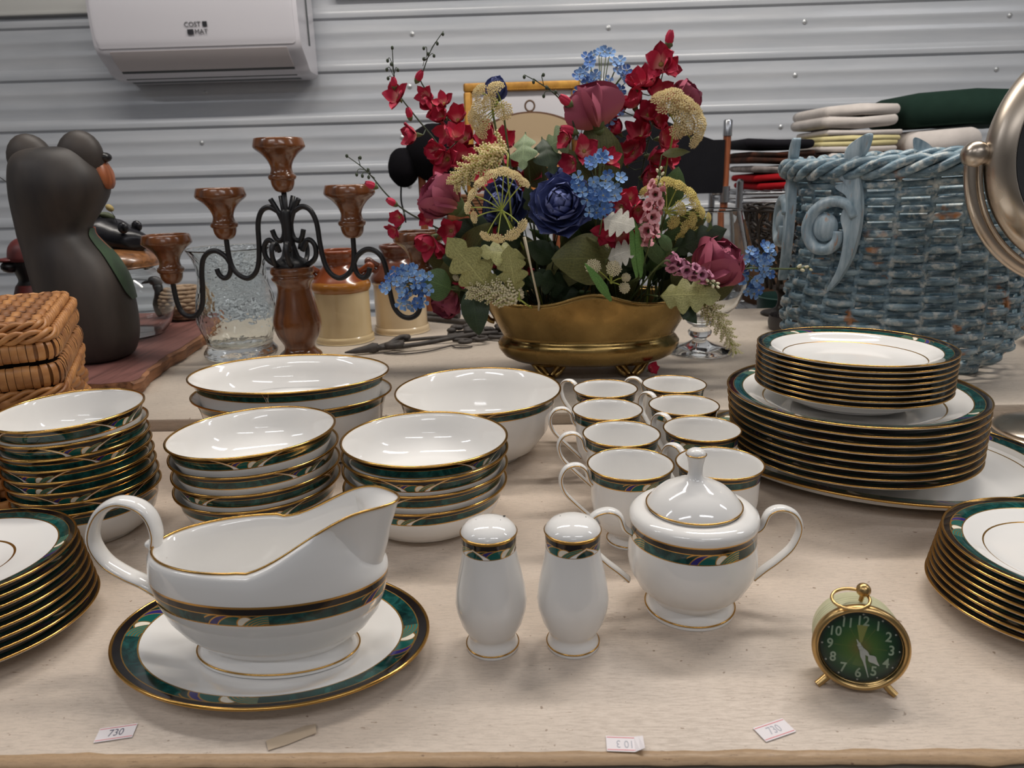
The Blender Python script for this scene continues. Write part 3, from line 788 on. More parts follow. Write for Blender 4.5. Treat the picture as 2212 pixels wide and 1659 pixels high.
for x, z in ((-.048, .256), (.016, .248)):
    part('bee', MB().blob((0, 0, 0), (.009, .006, .006), 10).mesh('bee', M_STRAW, 180), br, T(x, -.008, z) @ RY(R(35)))
    part('bee_wire', MB().tube([(x, -.008, z-.003), (x+.006, -.006, z-.016), (x+.006, -.002, z-.028)], .0005, 4).mesh('bee_wire', M_BLACKP, 180), br)
# bird with a woven body seen through the jar
M_JUTE = plain('woven_jute', lin(176, 152, 126), .8, col2=lin(120, 98, 76), scale=60, bmp=.6, bscale=120)
t = thing('woven_bird', 'small bird with black neck and woven tan body behind the glass jar', 'figurine', (-.760, 1.600, SLB), R(10))
bd = MB()
for k in range(9):
    z = .006+.0078*k; r_ = .042*math.sqrt(max(.08, 1-((z-.036)/.042)**2))
    bd.tube([(r_*1.1*math.cos(a)*(1+.03*math.sin(a*12+k*math.pi)), r_*math.sin(a)*(1+.05*math.sin(a*12+k*math.pi)), z) for a in [2*math.pi*i/48 for i in range(48)]], .0046, 6, True)
bd.blob((0, 0, .036), (.040, .036, .036), 16)
part('woven_body', bd.mesh('woven_body', M_JUTE, 180), t)
part('neck', MB().tube(smooth_path([(-.046, 0, .004), (-.052, 0, .035), (-.046, 0, .060), (-.046, 0, .080)], 4), [.008, .011, .012, .012, .012, .011, .010, .010, .010, .010, .011, .012, .012], 10).mesh('neck', M_BLACKP, 180), t)
part('head', MB().blob((-.048, 0, .090), (.018, .014, .013), 14).mesh('head', M_BLACKP, 180), t)
part('beak', MB().tube([(-.060, 0, .090), (-.070, 0, .087), (-.080, 0, .084)], [.006, .004, .0015], 8).mesh('beak', M_BLACKP, 180), t)

# rippled hurricane vase
def ripple(mb, amp, kx, kz):
    out = []
    for x, y, z in mb.v:
        r_ = math.hypot(x, y)
        if r_ > 1e-5 and z > .02:
            a = math.atan2(y, x); d = 1+amp*math.sin(a*kx+z*60)*math.sin(z*kz+a*2)*min(1, (z-.02)/.03)*max(0, min(1, (.175-z)/.03))
            x *= d; y *= d
        out.append((x, y, z))
    mb.v = out; return mb
t = thing('glass_vase', 'tall rippled clear glass vase with flared rim behind the candelabrum', 'vase', (-.5420, 1.342, .016))
part('vase_body', ripple(MB().lathe(smooth_prof([(0, .001), (.055, .001), (.064, .003), (.066, .010), (.061, .018), (.058, .026), (.066, .050), (.072, .078), (.069, .105), (.062, .135), (.060, .160), (.064, .180), (.073, .198), (.0725, .1995), (.0705, .198), (.061, .180), (.0572, .160), (.0592, .135), (.066, .105), (.069, .078), (.063, .050), (.054, .028), (.040, .020), (0, .017)], 3), 72), .025, 5, 70).mesh('vase_body', M_GLASSW, 180), t)

# candelabrum
M_WALNUT = wood('turned_wood', lin(78, 44, 24), lin(116, 70, 38), 4, .22, axis=2, coat=.6)
M_IRON = plain('black_iron', lin(30, 31, 34), .42, var=.2, scale=60, bmp=.1)
def candelabrum():
    X, Y, Z = -.394, 1.228, .016
    t = thing('candelabrum', 'five-cup candelabrum of turned brown wood and scrolled black iron', 'candelabrum', (X, Y, Z), R(-8)); t.scale = (.975, .975, .985)
    col = [(0, 0), (.040, 0), (.0445, .003), (.0445, .009), (.039, .013), (.036, .018), (.035, .022), (.037, .026), (.035, .030), (.028, .036), (.026, .042), (.029, .050), (.036, .062), (.0405, .078), (.0400, .092), (.0350, .112), (.0300, .130), (.0275, .142), (.0290, .150), (.0350, .158), (.0360, .161), (.0340, .163), (.0330, .165), (.0355, .168), (.0365, .172), (.0350, .177), (.0330, .179), (0, .180)]
    part('wooden_column', MB().lathe(smooth_prof(col, 3), 40).mesh('wooden_column', M_WALNUT, 60), t)
    part('iron_boss', MB().lathe(smooth_prof([(.030, .179), (.029, .184), (.024, .190), (.018, .194), (.013, .200), (.010, .215), (.010, .262), (.0075, .272), (0, .274)], 3), 20).mesh('iron_boss', M_IRON, 60), t)
    part('spindle', MB().tube([(0, 0, .18), (0, 0, .27), (0, 0, .306)], .0045, 8).mesh('spindle', M_IRON, 180), t)
    cup = [(0, 0), (.006, 0), (.013, .003), (.0175, .010), (.0190, .017), (.0195, .0195), (.0215, .021), (.0228, .0245), (.0215, .028), (.0190, .030), (.0170, .036), (.0175, .042), (.0215, .051), (.0290, .060), (.0380, .067), (.0415, .071), (.0410, .076), (.0385, .084), (.0360, .0850), (.034, .084), (.030, .077), (0, .073)]
    cm = MB().lathe(smooth_prof(cup, 3), 40).mesh('candle_cup', M_WALNUT, 60)
    part('candle_cup', cm, t, T(0, 0, .300))
    # every arm: S of bar from the hub, low loop, up to the middle cup, then outer scroll and low loop to the outer cup
    for s, lbl in ((1, 0), (-1, 1)):
        AX = 1.10
        A = [(.004, .262), (.016, .272), (.028, .277), (.040, .270), (.0475, .250), (.050, .215), (.054, .186), (.062, .168), (.075, .1595), (.088, .164), (.098, .176), (.1025, .196)]
        main = [(s*x*AX, 0, z) for x, z in A]+[(s*.1035*AX, 0, .232)]
        part('arm', MB().tube(smooth_path(main, 6), .0045, 8).mesh('arm', M_IRON, 180), t)
        B = [(.1005, .182), (.108, .196), (.122, .206), (.136, .204), (.147, .192), (.1525, .170), (.155, .140), (.160, .112), (.170, .097), (.184, .0925), (.197, .100), (.203, .118), (.205, .140), (.2055, .158)]
        part('arm', MB().tube(smooth_path([(s*x*AX, 0, z) for x, z in B], 6), .0045, 8).mesh('arm', M_IRON, 180), t)
        part('candle_cup', cm, t, T(s*.1035*AX, 0, .225)); part('candle_cup', cm, t, T(s*.2055*AX, 0, .150))
        part('scroll', MB().tube(smooth_path([(s*x*AX, 0, z) for x, z in ((.1015, .186), (.103, .173), (.108, .163), (.116, .160), (.123, .166), (.126, .176))], 6), .0045, 8).mesh('scroll', M_IRON, 180), t)
        part('scroll', MB().tube(smooth_path([(s*x, 0, z) for x, z in ((.025, .290), (.015, .272), (.008, .255), (.006, .240), (.010, .226), (.018, .222), (.024, .228), (.028, .240))], 6), .0045, 8).mesh('scroll', M_IRON, 180), t)
        part('scroll', MB().tube(smooth_path([(s*x, 0, z) for x, z in ((.006, .215), (.012, .196), (.024, .183), (.036, .186), (.045, .196), (.046, .212), (.039, .222), (.031, .221), (.022, .205))], 6), .0045, 8).mesh('scroll', M_IRON, 180), t)
        for yy in (1, -1):
            part('scroll', MB().tube(smooth_path([(s*x, yy*y, z) for x, y, z in ((.005, .003, .215), (.008, .012, .192), (.012, .025, .184), (.013, .036, .192), (.013, .040, .206), (.012, .036, .218), (.010, .027, .219), (.009, .02, .206))], 5), .0042, 8).mesh('scroll', M_IRON, 180), t)
        part('prong', MB().tube([(s*.003, 0, .262), (s*.0075, .006, .278), (s*.011, .010, .294)], .0042, 8).mesh('prong', M_IRON, 180), t)
candelabrum()

# stoneware jars
def stone(name, lo, mid, hi, z1, z2, blur):
    "glaze bands along the height"
    m, nt, b = new_mat(name)
    co = tex_coord(nt, 'Object'); sp = nt.nodes.new('ShaderNodeSeparateXYZ'); nt.links.new(co, sp.inputs[0])
    z = N(nt, sp.outputs[2]) + (noise(nt, co, 30, 3)-.5)*blur
    c = mixc(nt, z.gt(z1), lo, mid); c = mixc(nt, z.gt(z2), c, hi)
    nt.links.new(c, b.inputs['Base Color']); b.inputs['Roughness'].default_value = .22; b.inputs['Coat Weight'].default_value = .4
    return m
jar_pr = [(0, 0), (.054, 0), (.0575, .003), (.0580, .010), (.0555, .014), (.0540, .018), (.0540, .096), (.0560, .102), (.0585, .108), (.0580, .116), (.0530, .123), (.0440, .133), (.0360, .145), (.0310, .151), (.0300, .154), (.0320, .158), (.0325, .166), (.0345, .170), (.0370, .175), (.0360, .180), (.0310, .181), (.0280, .178), (.0280, .160), (.0, .15)]
for nm, x, y, lab, mt in (('stoneware_jar', -.374, 1.458, 'cream and honey-brown stoneware jar with two lugs, next to the candelabrum column', stone('jar_glaze', lin(212, 190, 148), lin(160, 104, 42), lin(128, 62, 28), .100, .121, .004)),
                          ('stoneware_jar', -.272, 1.540, 'cream stoneware jar with dark brown top, farther back beside the flowers', stone('jar_glaze_dark', lin(216, 194, 158), lin(92, 52, 36), lin(98, 54, 38), .106, .13, .008))):
    t = thing(nm, lab, 'jar', (x, y, .016), group='stoneware jars')
    part('body', MB().lathe(smooth_prof(jar_pr, 3), 56).mesh('jar', mt, 60), t)
    for s in (1, -1):
        part('lug', MB().tube(smooth_path([(s*.046, 0, .124), (s*.058, 0, .136), (s*.064, 0, .146), (s*.060, 0, .150), (s*.050, 0, .143), (s*.040, 0, .137)], 4), .006, 8).mesh('lug', mt, 180), t, label='glazed brown lug')
    if x < -.3: part('wire_bail', MB().tube(smooth_path([(-.054, -.01, .066), (-.063, -.012, .070), (-.064, -.012, .058), (-.069, -.012, .045), (-.066, -.012, .034), (-.056, -.01, .034)], 5), .0016, 6).mesh('wire_bail', M_IRON, 180), t)
# ---------------------------------------------------------------- wicker box and blue basket
M_RATTAN = plain('rattan', lin(196, 138, 80), .45, col2=lin(140, 88, 46), scale=26, stretch=(1, 1, 2), bmp=.15, bscale=160)
M_RATTAN2 = plain('rattan_dark', lin(168, 112, 62), .5, col2=lin(116, 72, 38), scale=22)
M_RATCORE = plain('wicker_inside', lin(46, 30, 18), .9)
def rrect(L, W, rad):
    "rounded rectangle 0..1 -> (point, outward normal, length)"
    segs = []; pts = []
    for cx, cy, a0 in ((L-rad, rad, -90), (L-rad, W-rad, 0), (rad, W-rad, 90), (rad, rad, 180)):
        for i in range(9):
            a = R(a0+90*i/8); pts.append((cx+rad*math.cos(a), cy+rad*math.sin(a), math.cos(a), math.sin(a)))
    n = len(pts); ln = [0]
    for i in range(n): ln.append(ln[-1]+math.hypot(pts[(i+1) % n][0]-pts[i][0], pts[(i+1) % n][1]-pts[i][1]))
    tot = ln[-1]
    def f(s):
        s = (s % 1)*tot
        i = max(k for k in range(n) if ln[k] <= s+1e-12); k = (i+1) % n
        q = (s-ln[i])/max(1e-9, ln[i+1]-ln[i]); a, b = pts[i], pts[k]
        return (a[0]+(b[0]-a[0])*q, a[1]+(b[1]-a[1])*q, a[2]+(b[2]-a[2])*q, a[3]+(b[3]-a[3])*q)
    return f, tot
def wicker_box():
    # local x runs along the visible face from its near corner; local y goes into the box
    L, W, H = .245, .30, .158
    ang = math.atan2(.9, -.44)          # direction near corner -> far corner
    t = thing('wicker_box', 'lidded honey-coloured wicker box at the edge behind the bowl stack', 'basket', (-.497, .737, 0), ang)
    f, tot = rrect(L, W, .018)
    part('lining', MB().box((L/2, W/2, H/2+.004), (L-.016, W-.016, H), .012).mesh('lining', M_RATCORE, 40), t)
    ns = 34; per = tot/ns
    for k in range(ns):
        x, y, nx, ny = f((k+.5)/ns)
        m2 = MB()
        for d in (-.0028, .0028): m2.tube([(x-ny*d, y+nx*d, .003), (x-ny*d, y+nx*d, H-.03)], .0022, 6)
        part('stake', m2.mesh('stake', M_RATTAN, 180), t)
    rows = 10
    for r_ in range(rows):
        z = .009+r_*.0122; path = []
        M_ = ns*6
        for i in range(M_):
            s = i/M_; x, y, nx, ny = f(s)
            o = .0052*math.cos(math.pi*(s*ns-.5)+math.pi*r_)+.0006
            path.append((x+nx*o, y+ny*o, z))
        part('weaver', MB().tube(path, .0060, 6, True, flat=.42, up=(0, 0, 1)).mesh('weaver', M_RATTAN2 if r_ % 3 == 1 else M_RATTAN, 180), t)
    def braid(z, name, par, n3=2, amp=.004, r_=.0030, out=.004):
        for q in range(n3):
            path = []
            M_ = ns*8
            for i in range(M_):
                s = i/M_; x, y, nx, ny = f(s); a = 2*math.pi*(s*ns*.75*(1)+q/n3)
                path.append((x+nx*(out+amp*.5*math.cos(a)), y+ny*(out+amp*.5*math.cos(a)), z+amp*math.sin(a)))
            part(name, MB().tube(path, r_, 6, True).mesh(name, M_RATTAN, 180), par)
    braid(H-.033, 'braid', t, 3)
    rg = random.Random(11)
    def wrapped(z0, z1, par, nm):
        # thin slivers of cane wrapped round a core, each one a piece
        n = 150
        core = []
        for i in range(96):
            x, y, nx, ny = f(i/96); core.append((x+nx*.0025, y+ny*.0025, (z0+z1)/2))
        part('band_core', MB().tube(core, (z1-z0)/2*.92, 8, True, flat=.25, up=(0, 0, 1)).mesh('band_core', M_RATTAN2, 180), par)
        for k in range(n):
            x, y, nx, ny = f((k+.5)/n); wd = tot/n*rg.uniform(.82, .99)/2; dz = rg.uniform(-.0006, .0006); b = rg.uniform(.0008, .0018)
            zm = (z0+z1)/2; hz = (z1-z0)/2
            rings = []
            for q in range(7):
                a = R(-100+200*q/6)
                ox = .0030+ (.0040+b)*math.cos(a); oz = zm+dz+hz*1.02*math.sin(a)
                rings.append([(x-ny*w_+nx*(ox-abs(w_)/wd*.0007), y+nx*w_+ny*(ox-abs(w_)/wd*.0007), oz) for w_ in (-wd, 0, wd)])
            part(nm, MB().loft(rings, caps=(False, False), closed=False).mesh(nm, M_RATTAN, 180), par)
    wrapped(H-.027, H-.003, t, 'cane_sliver')
    ld = part('lid', MB().box((L/2, W/2, H+.020), (L-.014, W-.014, .034), .012).mesh('lid', M_RATCORE, 40), t)
    wrapped(H+.001, H+.021, ld, 'cane_sliver')
    braid(H+.027, 'braid', ld, 3, .0045)
    braid(H+.036, 'braid', ld, 3, .0040, .0028, -.003)
    for k in range(24):
        y = .012+k*(W-.024)/23; path = []
        for i in range(61):
            x = .006+(L-.012)*i/60
            path.append((x, y, H+.0385+.0022*math.cos(math.pi*(i/60*13)+math.pi*k)))
        part('lid_weaver', MB().tube(path, .0052, 6, flat=.45, up=(0, 1, 0)).mesh('lid_weaver', M_RATTAN2 if k % 2 else M_RATTAN, 180), ld)
    for k in range(14):
        x = .006+(L-.012)*(k+.0)/13
        part('lid_stake', MB().tube([(x, .01, H+.0385), (x, W-.01, H+.0385)], .0022, 6).mesh('lid_stake', M_RATTAN2, 180), ld)
wicker_box()

def blue_wash():
    m, nt, b = new_mat('blue_washed_wicker')
    co = tex_coord(nt, 'Object'); st = tex_coord(nt, 'Object', (1, 1, 3))
    x = noise(nt, st, 36, 4, .6); y = noise(nt, co, 17, 3, .5); w_ = noise(nt, co, 75, 3, .6)
    c = ramp(nt, x, [(.30, lin(62, 82, 92)), (.5, lin(108, 134, 148)), (.68, lin(158, 178, 186))])
    c = mixc(nt, val(nt, w_, [(.52, 0), (.66, .75)]), c, lin(206, 208, 202))
    c = mixc(nt, val(nt, y, [(.64, 0), (.69, .9)]), c, lin(178, 118, 66))
    nt.links.new(c, b.inputs['Base Color']); b.inputs['Roughness'].default_value = .38
    return m
M_BLUE = blue_wash()
M_BLUEW = plain('blue_washed_wood', lin(158, 178, 188), .45, col2=lin(126, 148, 158), scale=20, stretch=(3, 3, .6))
def blue_wood():
    m, nt, b = new_mat('blue_worn_wood')
    st = tex_coord(nt, 'Object', (5, 5, .8)); co = tex_coord(nt, 'Object')
    c = ramp(nt, noise(nt, st, 22, 4), [(.3, lin(122, 146, 160)), (.6, lin(172, 190, 200)), (.75, lin(206, 212, 212))])
    c = mixc(nt, val(nt, noise(nt, st, 16, 3, .6), [(.63, 0), (.70, .85)]), c, lin(182, 128, 84))
    nt.links.new(c, b.inputs['Base Color']); b.inputs['Roughness'].default_value = .4
    return m
M_BLUEW = blue_wood()
def blue_basket():
    cx, cy, z0 = .594, 1.195, .016
    t = thing('blue_basket', 'big oval wicker basket washed in worn blue, with carved scroll posts', 'basket', (cx, cy, z0))
    pa = smooth_path([(0, .118, .086), (.012, .138, .104), (.030, .160, .124), (.055, .172, .136), (.085, .176, .140), (.120, .172, .137), (.170, .164, .130), (.220, .160, .127), (.265, .168, .133), (.305, .186, .146)], 6)
    def sz(z):
        for a, b in zip(pa, pa[1:]):
            if a.x <= z <= b.x:
                q = (z-a.x)/(b.x-a.x+1e-9); return (a.y+(b.y-a.y)*q, a.z+(b.z-a.z)*q)
        return (pa[-1].y, pa[-1].z)
    def rim_z(an): return .012+.008*math.cos(an-R(20))          # the rim rises toward the far right
    ns = 23; n = ns*8
    rows = 27
    rg = random.Random(21)
    for r_ in range(rows):
        zz = .006+r_*.0111; path = []; ph = rg.uniform(-.15, .15)
        for i in range(n):
            s = i/n; an = 2*math.pi*s; z = zz+rim_z(an)*(zz/.305)**2+.0008*math.sin(an*3+r_)
            a, b = sz(min(.305, zz)); o = .0062*math.copysign(abs(math.cos(math.pi*(s*ns)*1+math.pi*r_*.5*2))**.7, math.cos(math.pi*s*ns*2/2+math.pi*r_))
            path.append(((a+o)*math.cos(an), (b+o)*math.sin(an), z))
        # an odd number of stakes lets one strand go round twice; here each row is one closed strand
        part('weaver', MB().tube(path, .0054, 6, True, flat=.6, up=(0, 0, 1)).mesh('weaver', M_BLUE, 180), t)
    for k in range(ns*1):
        an = 2*math.pi*(k+.5)/ns; pts = []
        for j in range(13):
            zz = .004+.300*j/12; a, b = sz(zz); pts.append((a*math.cos(an), b*math.sin(an), zz+rim_z(an)*(zz/.305)**2))
        part('stake', MB().tube(pts, .0030, 6, flat=1.6).mesh('stake', M_BLUE, 180), t)
    a, b = sz(.305)
    for q in range(4):
        path = []
        for i in range(240):
            an = 2*math.pi*i/240; u = an*9+q*math.pi/2
            path.append(((a+.010*math.cos(u))*math.cos(an), (b+.010*math.cos(u))*math.sin(an), .306+rim_z(an)+.010*math.sin(u)))
        part('rim_braid', MB().tube(path, .0066, 7, True).mesh('rim_braid', M_BLUE, 180), t)
    part('bottom', MB().lathe([(0, 0), (1, 0), (1, .004), (0, .004)], 40, ax=.116, ay=.084).mesh('bottom', M_BLUE, 40), t)
    # carved scroll posts
    def scroll_post(an, flip=1, full=True):
        def slab_shape(outline, th, nm, par, M):
            P = smooth_path([(x, 0, z) for x, z in outline], 5, True)
            fr = [(p.x, -th/2, p.z) for p in P]; bk = [(p.x, th/2, p.z) for p in P]; c = sum((p for p in P), Vector())/len(P)
            fi = [(c.x+(p.x-c.x)*.9, -th/2-.0018, c.z+(p.z-c.z)*.95) for p in P]
            return part(nm, MB().loft([bk, fr, fi]).mesh(nm, M_BLUEW, 50), par, M)
        a, b = sz(.16); p = (a+.016)*math.cos(an), (b+.016)*math.sin(an)
        rot = RZ(math.atan2(math.sin(an)/b, math.cos(an)/a)+math.pi/2)
        M = T(p[0], p[1], .080) @ rot @ SC(flip*.86, .9, .80)
        body = [(.014, .312), (.020, .306), (.023, .295), (.020, .275), (.024, .250), (.028, .215), (.027, .175), (.020, .135), (.004, .095), (-.010, .073), (-.016, .070), (-.013, .078), (-.002, .105), (.004, .140), (.004, .175), (-.004, .205), (.004, .240), (-.018, .258), (-.004, .268), (-.030, .288), (-.004, .290), (.002, .304)]
        o = slab_shape(body, .014, 'scroll_post', t, M)
        slab_shape([(.014, .300), (.026, .318), (.030, .345), (.014, .340), (-.004, .325), (-.008, .305), (.002, .292)], .012, 'carved_leaf', o, None)
        ring = smooth_path([(.018, 0, .205), (.006, 0, .226), (-.022, 0, .232), (-.048, 0, .214), (-.058, 0, .182), (-.046, 0, .152), (-.024, 0, .146), (-.008, 0, .160), (-.006, 0, .180)], 6)
        part('volute', MB().tube([(q.x, -.004, q.z) for q in ring], [.011+.004*math.sin(i/len(ring)*math.pi) for i in range(len(ring))], 10, flat=.75, up=(0, 1, 0)).mesh('volute', M_BLUEW, 180), o)
        part('volute_eye', MB().blob((-.028, -.006, .186), (.021, .012, .026), 20).mesh('volute_eye', M_BLUEW, 180), o)
    scroll_post(R(-140), 1); scroll_post(R(172), 1); scroll_post(R(62), 1); scroll_post(R(-20), -1)
blue_basket()
# ---------------------------------------------------------------- brass planter
def brass():
    m, nt, b = new_mat('aged_brass')
    co = tex_coord(nt, 'Object'); x = noise(nt, co, 9, 5, .6); y = noise(nt, co, 28, 4, .6, .5)
    nt.links.new(ramp(nt, x, [(.3, lin(128, 104, 62)), (.55, lin(164, 136, 84)), (.75, lin(190, 160, 100))]), b.inputs['Base Color'])
    b.inputs['Metallic'].default_value = 1
    nt.links.new(val(nt, y, [(.35, .16), (.65, .36)]).k, b.inputs['Roughness'])
    bump(nt, b, noise(nt, co, 14, 3), .35, .004)
    return m
M_BRASS = brass()
PX, PY = .0935, 1.180
def planter():
    t = thing('brass_planter', 'oval aged brass planter on small cast feet, holding the silk flowers', 'planter', (PX, PY, .016))
    n = 96
    AK = 1.05
    lv = [(a_*AK, b_, z_) for a_, b_, z_ in ((.104, .062, .0245), (.118, .072, .0255), (.130, .081, .032), (.1385, .087, .044), (.1395, .088, .053), (.1345, .084, .0605), (.130, .080, .0640), (.1325, .082, .068), (.142, .089, .085), (.152, .095, .103), (.159, .099, .118), (.162, .101, .123))]
    def ring(a, b, z, hump=0., k=1.):
        o = []
        for i in range(n):
            an = 2*math.pi*i/n; c, s = math.cos(an), math.sin(an)
            zz = z+hump*(.0185*math.exp(-(c*a/.050)**2)+.006*abs(c)**6)
            o.append((a*c*k, b*s*k, zz))
        return o
    rings = [ring(a, b, z, max(0, (z-.08)/.043)) for a, b, z in lv]
    inn = [ring(a-.0022, b-.0022, z+.001, max(0, (z-.08)/.043)) for a, b, z in reversed(lv[2:])]
    part('body', MB().loft(rings+inn).mesh('planter_body', M_BRASS, 180), t)
    rim = ring(.1615*AK, .1005, .1235, 1)
    part('rolled_rim', MB().tube(rim, .0024, 8, True).mesh('rolled_rim', M_BRASS, 180), t)
    for s in (1, -1):
        pth = [(s*(x_+.008), 0, z_) for x_, _, z_ in ((.143, 0, .086), (.152, 0, .090), (.162, 0, .103), (.176, 0, .113), (.186, 0, .122), (.180, 0, .130), (.166, 0, .127), (.158, 0, .119))]
        part('handle', MB().tube(smooth_path(pth, 5), .0045, 8, flat=1.5).mesh('handle', M_BRASS, 180), t)
    # cast openwork feet: a plate hugging the bowl, two curved legs and a paw
    for sx in (1, -1):
        for sy in (1, -1):
            mb = MB()
            for d in (-1, 1):
                mb.tube(smooth_path([(d*.018, 0, .026), (d*.011, -.002, .018), (d*.004, -.004, .009), (0, -.006, .004)], 4), [.0058, .0055, .005, .0046, .0042, .004, .0038, .0036, .0036, .0036, .0038, .004, .004], 8)
            mb.tube([(-.030, 0, .0268), (-.015, -.002, .0255), (0, -.002, .0250), (.015, -.002, .0255), (.030, 0, .0268)], [.003, .0055, .006, .0055, .003], 8)
            for d in (-1, 1): mb.tube(smooth_path([(d*.026, 0, .0245), (d*.020, -.003, .017), (d*.016, -.005, .012), (d*.008, -.006, .006)], 3), .0034, 8)
            mb.blob((0, -.008, .0045), (.008, .009, .0045), 12)
            part('foot', mb.mesh('foot', M_BRASS, 180), t, T(sx*.064, sy*.043, 0) @ RZ(0 if sy < 0 else math.pi))
    foam = MB().lathe([(0, .078), (1, .078), (1, .086), (.8, .089), (0, .09)], 40, ax=.140, ay=.080)
    part('floral_foam', foam.mesh('floral_foam', plain('floral_foam', lin(36, 42, 30), .95, var=.4, scale=60), 40), t)
planter()

# ---------------------------------------------------------------- silk flowers
rf = random.Random(42)
def petal_mat(name, throat, base, edge, rough=.62):
    m, nt, b = new_mat(name)
    uv = nt.nodes.new('ShaderNodeUVMap'); sp = nt.nodes.new('ShaderNodeSeparateXYZ'); nt.links.new(uv.outputs[0], sp.inputs[0])
    co = tex_coord(nt, 'Object')
    x = N(nt, sp.outputs[1]) + (noise(nt, co, 90, 3)-.5)*.25
    nt.links.new(ramp(nt, x, [(0, throat), (.38, base), (.8, base), (1, edge)]), b.inputs['Base Color'])
    b.inputs['Roughness'].default_value = rough; b.inputs['Specular IOR Level'].default_value = .3
    b.inputs['Subsurface Weight'].default_value = 0
    return m
M_REDP = petal_mat('crimson_petal', lin(236, 176, 160), lin(196, 48, 78), lin(206, 78, 102))
M_REDD = petal_mat('deep_red_petal', lin(206, 110, 110), lin(172, 34, 62), lin(160, 36, 64))
M_MAUVE = petal_mat('mauve_petal', lin(186, 110, 100), lin(166, 84, 104), lin(152, 68, 94))
M_BLUEP = petal_mat('dark_blue_petal', lin(86, 94, 140), lin(84, 94, 146), lin(112, 122, 172))
M_SKY = petal_mat('sky_blue_petal', lin(180, 200, 222), lin(116, 156, 208), lin(158, 190, 228))
M_SKYD = petal_mat('mid_blue_petal', lin(120, 150, 200), lin(70, 110, 176), lin(96, 138, 200))
M_PINK = petal_mat('pink_petal', lin(196, 120, 126), lin(222, 158, 164), lin(236, 184, 186))
M_LILAC = petal_mat('lilac_pink_petal', lin(150, 86, 110), lin(190, 126, 150), lin(206, 150, 170))
M_CREAMB = plain('cream_bud', lin(226, 220, 186), .5)
M_LACE = plain('cream_lace', lin(240, 226, 184), .8, col2=lin(214, 190, 132), scale=120)
M_LACEW = plain('pale_lace', lin(244, 236, 212), .8, col2=lin(206, 194, 150), scale=120)
M_LACEY = plain('yellow_lace', lin(230, 214, 142), .8, col2=lin(200, 182, 104), scale=120)
M_STEM = plain('green_stem', lin(98, 112, 66), .6, var=.25, scale=30)
M_STEMD = plain('dark_stem', lin(62, 74, 54), .6, var=.25, scale=30)
M_SPOKE = plain('yellow_green_stem', lin(168, 178, 84), .55)
M_STAMEN = plain('stamen', lin(176, 160, 88), .7)
def leaf_mat(name, a, b_):
    m, nt, b = new_mat(name)
    co = tex_coord(nt, 'Object'); uv = nt.nodes.new('ShaderNodeUVMap'); sp = nt.nodes.new('ShaderNodeSeparateXYZ'); nt.links.new(uv.outputs[0], sp.inputs[0])
    u = N(nt, sp.outputs[0]); v = N(nt, sp.outputs[1])
    vein = (u.abs()*.9-v*1.0).op('PINGPONG', .075)
    c = ramp(nt, noise(nt, co, 40, 4), [(.3, a), (.7, b_)])
    c = mixc(nt, vein.lt(.009).max(u.abs().lt(.03))*.35, c, tuple(k*1.7 for k in b_))
    nt.links.new(c, b.inputs['Base Color']); b.inputs['Roughness'].default_value = .5; b.inputs['Specular IOR Level'].default_value = .35
    return m
M_OLIVE = leaf_mat('olive_leaf', lin(74, 78, 46), lin(102, 102, 58))
M_GREENL = leaf_mat('green_leaf', lin(62, 84, 52), lin(92, 116, 72))
M_PALEL = leaf_mat('pale_green_leaf', lin(104, 124, 92), lin(140, 156, 118))
M_OAKL = leaf_mat('oak_leaf', lin(120, 120, 72), lin(166, 164, 108))
M_DARKL = leaf_mat('dark_leaf', lin(32, 46, 32), lin(52, 68, 44))
M_DUSTY = leaf_mat('dusty_leaf', lin(176, 172, 160), lin(206, 202, 190))
M_GRASS = leaf_mat('grass_blade', lin(70, 110, 54), lin(104, 146, 76))

def petal(name, mat, L, Wd, cup=.4, curl=.3, tip=.0, ruff=0., nu=5, nv=6, base=.18, tooth=0.):
    "petal that grows along +Y and bends up toward +Z (cup), margins curl; u -1..1, v 0..1"
    vs = []; fs = []; uv = []; uvs = []
    for j in range(nv+1):
        v = j/nv
        wd = Wd*(base*(1-v)+math.sin(math.pi*min(1, v*.93+.02)**.85)**.7*(1-tip*v))
        if j == nv: wd *= .55
        ang = cup*v
        for i in range(nu+1):
            u = 2*i/nu-1
            y = L*(math.sin(ang)/cup if abs(cup) > 1e-3 else v)
            z = L*((1-math.cos(ang))/cup if abs(cup) > 1e-3 else 0)
            z += curl*wd*u*u + ruff*L*math.sin(u*7+v*3)*v*v
            y -= L*.06*u*u*v + tooth*L*(abs(math.sin(u*6)))*(j == nv)
            vs.append((u*wd*.5, y, z)); uv.append((u, v))
    for j in range(nv):
        for i in range(nu):
            q = [j*(nu+1)+i, j*(nu+1)+i+1, (j+1)*(nu+1)+i+1, (j+1)*(nu+1)+i]
            fs.append(q); uvs.append([uv[k] for k in q])
    return MB().add(vs, fs, 0, uvs).mesh(name, mat, 180)

def outward(p, k=.9, rnd_=.5):
    d = Vector((p[0]-PX, (p[1]-PY)*1.5, p[2]-.30)).normalized()+Vector((0, -k, .15))+Vector((rf.uniform(-1, 1), rf.uniform(-1, 1), rf.uniform(-1, 1)))*rnd_
    return d.normalized()
def stem_thing(name, label, cat, base, group):
    return thing(name, label, cat, base, 0, group)
GRP = 'silk flower stems in the brass planter'
